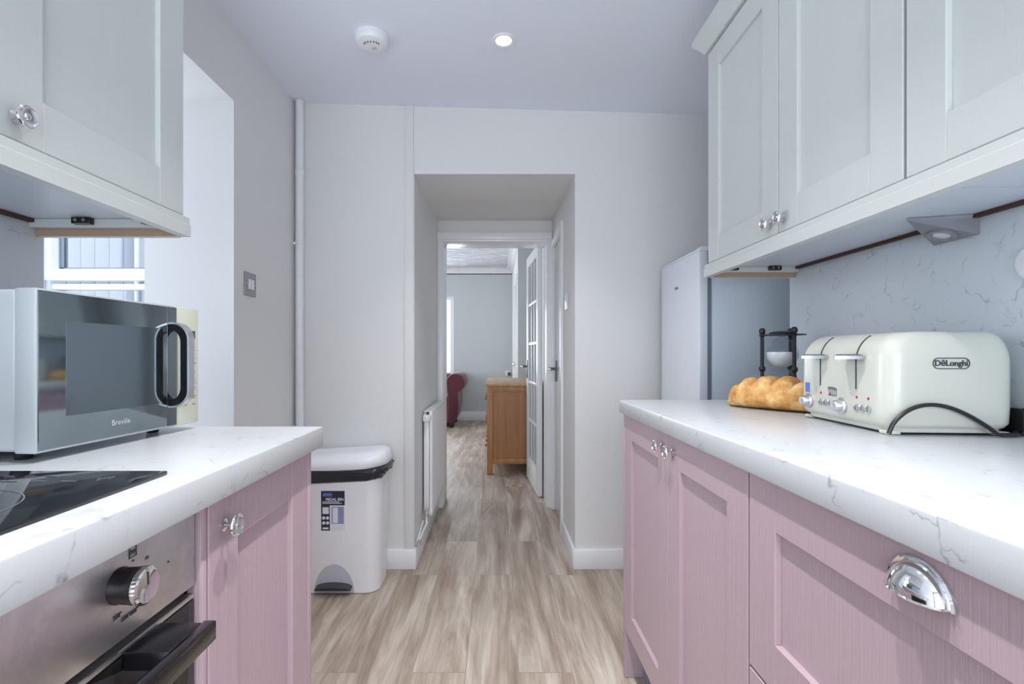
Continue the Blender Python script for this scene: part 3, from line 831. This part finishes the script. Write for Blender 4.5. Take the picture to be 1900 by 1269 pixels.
# lever tracks, levers, dials on the control face (x = 0)
for y in (.205, .085):
    tk = MB().box(-.0008, .001, y - .0016, y + .0016, .080, .140)
    for q in range(6):
        a = PI / 2 * (q + .5) / 9
        ins = .050 * (1 - math.cos(a)); z = .135 + (TH - .135) * math.sin(a)
        a2 = PI / 2 * (q + 1.5) / 9; ins2 = .050 * (1 - math.cos(a2)); z2 = .135 + (TH - .135) * math.sin(a2)
        tk.cyl((ins - .0004, y, z), (ins2 - .0004, y, z2), .0016, 6)
    obj('lever_track', tk, 'dark_print', t, local=True)
    lv = MB()
    lv.box(-.012, .002, y - .006, y + .006, .141, .149, .002)
    outl = [(-.002, .026), (-.002, -.026), (-.012, -.030), (-.024, -.018), (-.038, -.010), (-.042, 0), (-.038, .010), (-.024, .018), (-.012, .030)]
    lv.rings([[Vector((u, y + v, .1405)) for u, v in outl], [Vector((u * 1.0, y + v, .1475)) for u, v in outl], [Vector((u * .85 - .001, y + v * .8, .1505)) for u, v in outl]])
    obj('lever', lv, 'silver', t, local=True)
    obj('dial', MB().lathe([(.0165, 0), (.0165, .003), (.012, .005), (.0105, .016), (.009, .018), (0, .0185)], (0, y + .045, .042), (-1, 0, 0), 28), 'silver', t, local=True)
    mk = MB()
    for k in range(3):
        n = 20
        cy_, cz_ = y - .002 - k * .017, .043
        mk.rings([[Vector((-.0002 - h, cy_ + r * math.cos(2 * PI * i / n), cz_ + r * math.sin(2 * PI * i / n))) for r, h in ((.0068, 0), (.0068, .0028), (.0050, .0032), (.0045, 0))] for i in range(n)], closed=True)
    obj('button_rings', mk, 'silver', t, local=True)
    for k in (0, 2): obj('indicator', MB().lathe([(.0028, 0), (.0028, .001), (0, .0014)], (0, y - .002 - k * .017, .064), (-1, 0, 0), 14), 'red', t, local=True)
# blue and grey transfers
ic = MB()
for k in range(5):
    a0 = -.5 + .2 * k
    ic.box(-.0007, 0, .147 + k * .0062, .152 + k * .0062, .070 + .004 * math.cos(a0 * 2), .0755 + .004 * math.cos(a0 * 2))
    ic.box(-.0007, 0, .147 + k * .0062, .1485 + k * .0062, .060, .074)
ic.box(-.0007, 0, .150, .176, .060, .0625)
obj('browning_scale', ic, 'grey_print', t, local=True)
obj('sticker', MB().box(-.0006, 0, .246, .264, .062, .084), 'label_blue', t, local=True)
obj('warning_mark', MB().raw([(.0225, .150, .1725), (.0225, .166, .1725), (.027, .158, .180), (.0210, .150, .1735), (.0210, .166, .1735), (.0255, .158, .181)], [(0, 1, 2), (5, 4, 3), (0, 3, 4, 1), (1, 4, 5, 2), (2, 5, 3, 0)]), 'grey_print', t, local=True)
# badge on the broad side (y = 0)
bx, bz = .112, .1335
n = 40
so_ = [(v, u) for u, v in stadium(.0105, .0325, 12)]; si_ = [(v, u) for u, v in stadium(.0090, .0310, 12)]
lg = obj('badge', MB().rings([[Vector((bx + u, y, bz + v)) for u, v in q] for y, q in ((.0012, so_), (-.0010, so_), (-.0010, si_), (.0012, si_))], closed=True), 'dark_print', t, local=True)
text('lettering', 'D\u0113Longhi', .0145, 'dark_print', t, (bx, -.0003, bz), (1, 0, 0), (0, 0, 1), local=True, depth=.0007, bold=.00035)
# cord arched over the broad side, and its plug behind
pts = []
for k in range(33):
    q = k / 32
    x = -.002 + q * .200
    z = .0045 + .054 * math.sin(PI * min(1, (q * 1.06) ** .72)) ** .9 if q < .94 else .0045
    pts.append((x, -.0065 - .004 * math.sin(PI * q), max(z, .0045)))
cd = obj('power_cord', MB().tube(pts + [(.217, -.004, .0045), (.226, .000, .005), (.230, .008, .008)], .0038, 10), 'rubber', t, local=True)
pg = MB()
for x0, x1, q in ((.2360, .2415, .024), (.2420, .2465, .021), (.2470, .2565, .0235)): pg.rings([[Vector((x, .022 + u * .9, .0265 + v)) for u, v in rrect(2 * q, 2 * q, .011)] for x in (x0, x1)])
obj('plug', pg, 'black', t, local=True)

# ------------------------------------------------------------------ bread loaf
A0 = Vector((.690, 1.448, WT)); A1 = Vector((.838, 1.235, WT))
bl = MB(); nu, nv = 72, 40
axis = (A1 - A0); Ln = axis.length; axd = axis.normalized(); side = Vector((-axd.y, axd.x, 0))
def loaf(u, v):
    s = u * 2 - 1
    env = max(0.0, 1 - abs(s) ** 2.6) ** .5
    a = v * 2 * PI
    w = .056 * env; h = .092 * env ** .8
    # scored top: bulges separated by notches
    q = (u * 5.2 + .25) % 1.0
    bulge = .66 + .34 * abs(math.sin(PI * q)) ** .5
    ca, sa = math.cos(a), math.sin(a)
    up = max(0, sa)
    z = .030 * env + (h - .030 * env) * (sa if sa > 0 else 0) * (1 + (bulge - 1) * up) + (.030 * env * sa if sa < 0 else 0)
    r = Vector((axd.x, axd.y, 0)) * (s * Ln / 2 * 1.0) + side * (w * (abs(ca) ** .85) * (1 if ca > 0 else -1))
    p = (A0 + A1) / 2 + r + Vector((0, 0, .0008 + z))
    nz = noise.noise(p * 34) * .0045 + noise.noise(p * 90) * .002
    p.z = max(WT + .0008, p.z + nz * (1 if sa > -.3 else 0)); p += side * nz * ca
    return p
bl.grid(nu, nv, loaf)
obj('bread_loaf', bl, 'bread', label='crusty golden scored bread loaf lying beside the toaster', cat='bread', smooth=80)
# ------------------------------------------------------------------ hourglass
hx, hyy = .861, 1.475
t = thing('hourglass', 'dark iron framed hourglass with white sand behind the bread', 'hourglass', (hx, hyy, WT))
for z, flip in ((WT + .0005, 1), (1.118, -1)):
    obj('plate', MB().lathe([(.062, 0), (.063, .0015), (.062, .003), (.036, .0035), (.034, .009), (.020, .0125), (0, .013)] if flip < 0 else [(.062, 0), (.063, .002), (.062, .004), (.034, .005), (.03, .012), (0, .013)], (hx, hyy, z), (0, 0, 1), 40), 'dark_iron', t)
for k in range(3):
    a = math.radians(35 + 120 * k)
    px, py = hx + .053 * math.cos(a), hyy + .053 * math.sin(a)
    prof = [(.006, WT + .004), (.006, WT + .02), (.0075, WT + .024), (.0052, WT + .03), (.0052, 1.008), (.0085, 1.012), (.0095, 1.017), (.0085, 1.022), (.0052, 1.026), (.0052, 1.112), (.0070, 1.117), (.0055, 1.121), (.0088, 1.128), (.0092, 1.133), (.006, 1.140), (0, 1.1415)]
    obj('post', MB().lathe([(r, z - WT) for r, z in prof], (px, py, WT), (0, 0, 1), 16), 'dark_iron', t)
bulb = []
for k in range(33):
    q = k / 32; z = .924 + q * (1.116 - .924)
    d = abs(q - .5) * 2
    r = .0045 + .039 * max(0.0, math.sin(PI * d ** .82)) ** .72
    bulb.append((r, z - WT))
obj('glass_bulb', MB().lathe([(0, .0138)] + bulb + [(0, 1.1165 - WT)], (hx, hyy, WT), (0, 0, 1), 40), 'bulb_glass', t, smooth=80)
up = [(r - .0015, z) for r, z in bulb if .108 < z < .160]
obj('sand', MB().lathe([(0, up[0][1])] + up + [(.02, up[-1][1] - .001), (0, up[-1][1] - .006)], (hx, hyy, WT), (0, 0, 1), 32), 'sand', t, smooth=80)
dn = [(r - .0015, z) for r, z in bulb if .016 < z < .035]
obj('sand', MB().lathe([(0, dn[0][1])] + dn + [(.015, .046), (0, .055)], (hx, hyy, WT), (0, 0, 1), 32), 'sand', t, smooth=80)

# ------------------------------------------------------------------ fridge
t = thing('fridge', 'white upright fridge freezer in the corner behind the right worktop', 'fridge', (1.1, 2.15, 0))
FX, FY0, FY1, FZ = .795, 1.92, 2.355, 1.474
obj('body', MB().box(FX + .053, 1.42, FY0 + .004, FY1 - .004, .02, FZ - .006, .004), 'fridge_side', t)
obj('gasket', MB().box(FX + .036, FX + .053, FY0 + .010, FY1 - .010, .05, FZ - .012), 'gasket', t)
d = obj('door', MB().box(FX, FX + .036, FY0, FY1, .50, FZ - .006, .005, 3), 'fridge', t)
obj('door', MB().box(FX, FX + .036, FY0, FY1, .045, .494, .005, 3), 'fridge', t)
obj('top_cap', MB().box(FX + .002, 1.42, FY0 + .001, FY1 - .001, FZ - .0055, FZ + .004, .002), 'fridge', t)
obj('hinge_cover', MB().box(FX + .012, FX + .06, FY0 + .004, FY0 + .05, FZ + .0035, FZ + .012, .003), 'fridge', t)
text('lettering', 'beko', .020, 'grey_print', d, (FX - .0003, (FY0 + FY1) / 2 + .02, 1.352), (0, -1, 0), (0, 0, 1), bold=.0003)

# ------------------------------------------------------------------ pedal bin
BX0, BX1, BY0, BY1 = -.905, -.512, 2.165, 2.405
t = thing('pedal_bin', 'white plastic pedal bin with grey lined rim by the back wall', 'bin', ((BX0 + BX1) / 2, (BY0 + BY1) / 2, 0))
bw, bd = BX1 - BX0, BY1 - BY0; bcx, bcy = (BX0 + BX1) / 2, (BY0 + BY1) / 2
def bring(z, dx, dy, r): return [Vector((bcx + u, bcy + v, z)) for u, v in rrect(bw + dx, bd + dy, r, 8)]
arch_c, arch_w, arch_h = -.716, .088, .128
shell = MB()
# body as a grid so the pedal arch can be cut into the front
def outline(z):
    k = (z / .54); return rrect(bw - .022 + .022 * k, bd - .020 + .020 * k, .062, 10)
zs = [.003 + .537 * (k / 24) for k in range(25)]
rs = [[Vector((bcx + u, bcy + v, z)) for u, v in outline(z)] for z in zs]
obj('body', MB().rings(rs), 'white_plastic', t, smooth=60)
ar = [(arch_w * math.cos(PI * k / 20), .012 + arch_h * math.sin(PI * k / 20)) for k in range(21)]
yf = BY0 + .010
obj('pedal_well', MB().rings([[Vector((arch_c + u, bcy - (bd - .020 + .020 * (v - .008) / .54) / 2 - .0012, v - .008)) for u, v in ar], [Vector((arch_c + u, yf + .03, v - .008)) for u, v in ar]]), 'shadow_grey', t)
pd = [(.080 * math.cos(PI * k / 16), .019 * math.sin(PI * k / 16)) for k in range(17)]
obj('pedal', MB().rings([[Vector((arch_c + u, BY0 - .020 - .012 * (1 - (u / .08) ** 2), .026 + v)) for u, v in pd], [Vector((arch_c + u, BY0 + .012, .034 + v)) for u, v in pd]]), 'dark_print', t)
bg_ = []
nb = len(outline(.5))
for kz, (z, dd) in enumerate(((.488, .003), (.497, .010), (.516, .016), (.536, .020), (.548, .022), (.556, .014))):
    bg_.append([Vector((bcx + u * (1 + (dd + (random.random() - .5) * .008) / .19), bcy + v * (1 + (dd + (random.random() - .5) * .008) / .14), z + (.02 * max(0, u / .19) if kz < 3 else 0) + (random.random() - .5) * .005)) for u, v in outline(.54)])
obj('bin_liner', MB().rings(bg_), 'bag', t, smooth=80)
lid = []
for z, d in ((.548, .030), (.552, .036), (.575, .038), (.590, .032)):
    lid.append([Vector((bcx + u, bcy + v * 1.0, z + .012 * (u / (bw / 2)))) for u, v in rrect(bw + d, bd + d * .9, .11, 12)])
for k in range(1, 7):
    q = k / 6
    lid.append([Vector((bcx + u, bcy + .02 * q + v, .590 + .034 * math.sin(q * PI / 2) - (.016 * math.cos(u / bw * 2.4) * q if abs(u) < bw else 0) + .012 * (u / (bw / 2)))) for u, v in rrect((bw + .032) * (1 - .06 * q - .22 * q * q), (bd + .028) * (1 - .55 * q), .11 * (1 - .6 * q), 12)])
obj('lid', MB().rings(lid), 'white_plastic', t, smooth=60)
# printed label
def lbl_y(z): return bcy - (bd - .020 + .020 * z / .54) / 2
LXC = -.713
def patch(x0, x1, z0, z1, e, mat, name):
    m_ = MB().raw([(x0, lbl_y(z0) - e, z0), (x1, lbl_y(z0) - e, z0), (x1, lbl_y(z1) - e, z1), (x0, lbl_y(z1) - e, z1), (x0, lbl_y(z0) + .001, z0), (x1, lbl_y(z0) + .001, z0), (x1, lbl_y(z1) + .001, z1), (x0, lbl_y(z1) + .001, z1)],
                  [(0, 1, 2, 3), (7, 6, 5, 4), (0, 4, 5, 1), (1, 5, 6, 2), (2, 6, 7, 3), (3, 7, 4, 0)])
    return m_
lw0, lw1, lz0, lz1 = -.772, -.668, .282, .458
sk = obj('label', patch(lw0, lw1, lz0, lz1, .0004, None, None), 'label_white', t)
obj('navy_band', patch(lw0, lw1, .394, lz1, .0008, None, None), 'label_navy', sk)
obj('navy_band', patch(lw0, lw0 + .038, lz0, .394, .0008, None, None), 'label_navy', sk)
obj('picture', patch(lw0 + .046, lw1 - .004, .312, .388, .0008, None, None), 'label_photo', sk)
obj('picture', patch(lw0 + .051, lw1 - .030, .316, .384, .0011, None, None), 'label_white', sk)
obj('logo_patch', patch(lw0 + .008, lw0 + .048, .434, .449, .0011, None, None), 'label_blue', sk)
ic = MB()
m_ = patch(lw0 + .006, lw0 + .034, .356, .386, .0011, None, None); ic.raw(m_.v, m_.f)
for k in range(4):
    cx_, cz_ = lw0 + .011 + (k % 2) * .017, .338 - (k // 2) * .022
    ic.lathe([(.0072, -.001), (.0072, .0010), (0, .0011)], (cx_, lbl_y(cz_), cz_), (0, -1, 0), 16)
m_ = patch(lw0 + .006, lw0 + .032, .288, .296, .0011, None, None); ic.raw(m_.v, m_.f)
for k, z in enumerate((.402, .408)):
    m_ = patch(lw0 + .006, lw1 - .012 - k * .012, z, z + .003, .0011, None, None); ic.raw(m_.v, m_.f)
obj('icons', ic, 'label_white', sk)
text('lettering', 'PEDAL BIN', .0165, 'label_white', sk, ((lw0 + lw1) / 2 + .008, lbl_y(.42) - .0009, .420), (1, 0, 0), (0, 0, 1), depth=.0003, bold=.0004)

# ------------------------------------------------------------------ radiator, pipes, switches, ceiling fittings
t = thing('radiator', 'white panel radiator on the left wall of the passage', 'radiator', (-.37, 3.02, .17))
ry0, ry1, rz0, rz1 = 2.70, 3.345, .176, .748
pm = MB()
# pressed front panel with shallow flutes
nfl = 20
prof = []
for k in range(nfl * 4 + 1):
    y = ry0 + .01 + (ry1 - ry0 - .02) * k / (nfl * 4); prof.append((-.352 + (.004 if k % 4 in (1, 2) else 0), y))
pm.rings([[Vector((x, y, z)) for x, y in prof] + [Vector((-.366, ry1 - .01, z)), Vector((-.366, ry0 + .01, z))] for z in (rz0 + .02, rz1 - .02)])
pm.box(-.368, -.350, ry0, ry1, rz1 - .028, rz1 - .004, .003).box(-.368, -.350, ry0, ry1, rz0, rz0 + .028, .003)
obj('front_panel', pm, 'white_metal', t)
obj('back_panel', MB().box(-.398, -.386, ry0 + .01, ry1 - .01, rz0 + .005, rz1 - .01, .003), 'white_metal', t)
cv = MB()
for k in range(26): cv.box(-.386, -.368, ry0 + .03 + k * .0228, ry0 + .032 + k * .0228, rz0 + .03, rz1 - .03)
obj('fins', cv, 'white_metal', t)
obj('top_grille', MB().box(-.398, -.350, ry0, ry1, rz1 - .004, rz1, .001), 'white_metal', t)
obj('end_cover', MB().box(-.396, -.368, ry0 - .003, ry0 + .008, rz0 + .02, rz1 - .02, .002), 'white_metal', t)
obj('thermostat_valve', MB().lathe([(.010, 0), (.018, .004), (.022, .010), (.022, .034), (.016, .041), (0, .042)], (-.378, ry0 - .018, rz1 - .058), (0, 0, 1), 24).cyl((-.378, ry0 - .018, rz1 - .075), (-.378, ry0 - .018, rz1 - .05), .009).cyl((-.378, ry0 + .002, rz1 - .068), (-.378, ry0 - .025, rz1 - .068), .009), 'white_plastic', t)
v = MB().cyl((-.378, ry0 + .003, rz0 + .02), (-.378, ry0 - .022, rz0 + .02), .009).lathe([(.008, 0), (.013, .003), (.013, .02), (.008, .026), (.011, .030), (.011, .042), (0, .044)], (-.378, ry0 - .022, rz0), (0, 0, 1), 20)
obj('lockshield_valve', v, 'chrome', t)
pp = MB().tube([(-.378, ry0 - .022, rz0 + .004), (-.378, ry0 - .022, .140), (-.382, ry0 - .032, .128), (-.386, ry0 - .05, .125), (-.386, YB + .025, .122)], .0065, 12)
pp.tube([(-.398, ry0 - .02, .150), (-.398, YB + .02, .112)], .005, 10)
obj('pipe', pp, 'trim', t)
obj('pipe_elbow', MB().lathe([(.009, 0), (.0105, .003), (.0105, .022), (.009, .025)], (-.386, YB + .006, .122), (0, 1, 0), 18).lathe([(.0105, 0), (.0105, .02)], (-.386, YB + .016, .108), (0, 0, 1), 16), 'chrome', t)
# riser pipe in the corner
t = thing('riser_pipe', 'white boxed-in riser pipe in the left back corner', 'pipe', (-.962, YB - .03, 0))
px_ = -.962; py_ = YB - .026
obj('pipe', MB().cyl((px_, py_, 0.001), (px_, py_, cz(px_) - .002), .0185, 28), 'trim', t)
obj('pipe_joint', MB().lathe([(.0186, 0), (.0225, .003), (.0225, .028), (.0186, .031)], (px_, py_, 1.935), (0, 0, 1), 28), 'trim', t)
for z in (1.60, .70):
    obj('pipe_clip', MB().lathe([(.0187, 0), (.0205, .001), (.0205, .013), (.0187, .014)], (px_, py_, z), (0, 0, 1), 28).box(px_ - .032, px_ - .015, py_ - .004, py_ + .004, z, z + .014, .001), 'trim', t)
obj('conduit', MB().cyl((px_ - .024, py_ + .018, .001), (px_ - .024, py_ + .018, cz(px_) - .002), .006, 12), 'trim', t)
# switches
def switch(label, x, y, z, s, w, h, rockers, plate, rock):
    t = thing('light_switch', label, 'switch', (x, y, z - h / 2))
    xa, xb = sorted((x + s * .0002, x + s * .006))
    obj('plate', MB().box(xa, xb, y - w / 2, y + w / 2, z - h / 2, z + h / 2, .002), plate, t)
    for k in range(rockers):
        yc = y + (k - (rockers - 1) / 2) * .024
        ra, rb = sorted((x + s * .006, x + s * .0095))
        obj('rocker', MB().box(ra, rb, yc - .009, yc + .009, z - .020, z + .020, .0015), rock, t)
    for dy in (-.030, .030) if w > .08 else (-.026, .026):
        obj('screw', MB().lathe([(.0028, 0), (.0028, .001), (0, .0016)], (x + s * .006, y + dy, z), (s, 0, 0), 12), 'chrome', t)
    return t
switch('brushed metal double light switch on the left wall beside the window recess', XL, 1.980, 1.343, 1, .088, .094, 2, 'brushed', 'white_plastic')
switch('small white light switch on the passage wall by the white door', PXR, 2.715, 1.352, -1, .080, .086, 1, 'white_plastic', 'silver')
# smoke alarm
sx_, sy_ = -.482, 1.905; sz_ = cz(sx_) 
t = thing('smoke_alarm', 'round white smoke alarm on the ceiling', 'smoke alarm', (sx_, sy_, sz_ - .036))
obj('mounting_ring', MB().lathe([(.063, -.004), (.064, .002), (.064, .010), (.060, .012)], (sx_, sy_, sz_), (0, 0, -1), 48), 'white_plastic', t)
obj('housing', MB().lathe([(.060, .011), (.0615, .014), (.0615, .022), (.057, .030), (.045, .0345), (0, .036)], (sx_, sy_, sz_), (0, 0, -1), 48), 'white_plastic', t)
obj('test_button', MB().lathe([(.010, .030), (.010, .0365), (.008, .038), (0, .038)], (sx_ + .006, sy_ + .012, sz_), (0, 0, -1), 24), 'shadow_grey', t)
gr = MB()
for k in range(7):
    a = math.radians(205 + k * 22)
    gr.box(sx_ + .030 * math.cos(a) - .0015 + .002, sx_ + .030 * math.cos(a) + .0015 + .002, sy_ - .006 + .020 * math.sin(a) - .006, sy_ - .006 + .020 * math.sin(a) + .004, sz_ - .0366, sz_ - .034)
obj('sounder_slots', gr, 'dark_print', t)
# downlights: one in view, the rest of the row behind it
def downlight(label, x, y, power):
    z = cz(x)
    t = thing('downlight', label, 'ceiling light', (x, y, z - .004), group='recessed ceiling spotlights')
    n = 40
    pr = [(.044, 0), (.044, .0035), (.041, .0055), (.031, .004), (.029, .001), (.029, -.0005)]
    obj('bezel', MB().rings([[Vector((x + r * math.cos(2 * PI * i / n), y + r * math.sin(2 * PI * i / n), z - h)) for r, h in pr] for i in range(n)], closed=True), 'white_metal', t)
    obj('lamp', MB().lathe([(.029, 0.0005), (.029, .0015), (.02, .002), (0, .0022)], (x, y, z), (0, 0, -1), 32), 'lamp_on', t)
    d = bpy.data.lights.new('downlight_beam', 'SPOT'); d.energy = power; d.spot_size = math.radians(92); d.spot_blend = 1.0
    d.shadow_soft_size = .016; d.color = (1.0, .98, .955)
    o = bpy.data.objects.new('downlight_beam', d); col.objects.link(o); o.parent = t; o.location = (0, 0, -.008)
    return t
downlight('recessed white ceiling spotlight, lit, in the middle of the kitchen ceiling', .03, 1.900 , 36)
for y in (.86, .30, -.75): downlight('recessed white ceiling spotlight overhead, behind the visible one', .03, y, 62)

# ------------------------------------------------------------------ lounge furniture
t = thing('chest_of_drawers', 'honey oak chest of drawers in the lounge beyond the passage', 'drawers', (.16, 4.9, 0))
cx0, cx1, cy0, cy1, cht = -.078, .40, 4.325, 5.46, .804
for x in (cx0, cx1 - .05):
    for y in (cy0, cy1 - .05): obj('leg', MB().box(x, x + .05, y, y + .05, .001, cht - .022, .003), 'oak', t)
obj('end_panel', MB().box(cx0 + .05, cx1 - .05, cy0 + .014, cy0 + .030, .13, cht - .07), 'oak_panel', t)
obj('end_rail', MB().box(cx0 + .05, cx1 - .05, cy0 + .003, cy0 + .03, cht - .075, cht - .022, .002), 'oak', t)
obj('end_rail', MB().box(cx0 + .05, cx1 - .05, cy0 + .003, cy0 + .03, .095, .14, .002), 'oak', t)
obj('case', MB().box(cx0 + .022, cx1 - .004, cy0 + .03, cy1 - .03, .10, cht - .022), 'oak_panel', t)
obj('top', MB().box(cx0 - .012, cx1 + .01, cy0 - .012, cy1 + .012, cht - .022, cht, .004), 'oak_top_sheen', t)
for r in range(3):
    z0 = .13 + r * .212
    for c in range(2):
        y0 = cy0 + .058 + c * .515
        dd = obj('drawer', MB().box(cx0 + .004, cx0 + .022, y0, y0 + .503, z0, z0 + .204, .003), 'oak', t)
        for yk in (y0 + .12, y0 + .38):
            obj('drawer_knob', MB().lathe([(.008, 0), (.007, .01), (.015, .018), (.015, .024), (0, .028)], (cx0 + .004, yk, z0 + .10), (-1, 0, 0), 16), 'oak_panel', dd)
# sofa
t = thing('sofa', 'burgundy rolled-arm sofa under the lounge window', 'sofa', (-1.4, 7.4, 0))
sy0, sy1 = 7.05, 7.84
def arm(xc, s):
    """scroll arm: roll on top of a curved upright, extruded front to back"""
    pts = []
    R_, zc = .138, .655
    for k in range(21):
        a = math.radians(-60 + 255 * k / 20); pts.append((xc + s * R_ * math.cos(a), zc + R_ * math.sin(a)))
    pts += [(xc - s * .11, .45), (xc - s * .12, .07), (xc - s * .02, .07), (xc + s * .03, .16), (xc + s * .055, .32), (xc + s * .05, .43), (xc + s * .04, .52)]
    return MB().rings([[Vector((x, sy0 + .01, zc + (z - zc) * .9)) for x, z in [(xc + (x - xc) * .88, z) for x, z in pts]], [Vector((x, sy0 + .03, z)) for x, z in pts], [Vector((x, sy1, z)) for x, z in pts]])
obj('arm', arm(-.585, 1), 'burgundy', t, smooth=50); obj('arm', arm(-2.25, -1), 'burgundy', t, smooth=50)
obj('seat_base', MB().box(-2.14, -.70, sy0 + .03, sy1, .09, .34, .02, 3), 'burgundy', t)
for k in range(2): obj('seat_cushion', MB().box(-2.135 + k * .72, -1.42 + k * .72, sy0 + .0, sy1 - .18, .342, .47, .035, 4), 'burgundy', t)
bk = [(sy1, .09), (sy1, .66)] + [(sy1 - .09 + .09 * math.cos(PI * k / 10), .66 + .11 * math.sin(PI * k / 10)) for k in range(1, 11)] + [(sy1 - .16, .47), (sy1 - .16, .09)]
obj('backrest', MB().rings([[Vector((x, y, z)) for y, z in bk] for x in (-2.12, -.72)]), 'burgundy', t, smooth=50)
for x in (-.64, -2.2):
    for y in (sy0 + .08, sy1 - .08): obj('foot', MB().lathe([(.022, .001), (.032, .03), (.028, .072)], (x, y, 0), (0, 0, 1), 18), 'dark_iron', t)
# wall socket on the far wall
t = thing('wall_socket', 'white wall socket on the far lounge wall beside the door', 'socket', (.205, LY, .71))
obj('plate', MB().box(.150, .236, LY - .010, LY - .0002, .715, .801, .003), 'white_plastic', t)
obj('plug', MB().box(.192, .232, LY - .045, LY - .010, .725, .775, .004), 'dark_print', t)
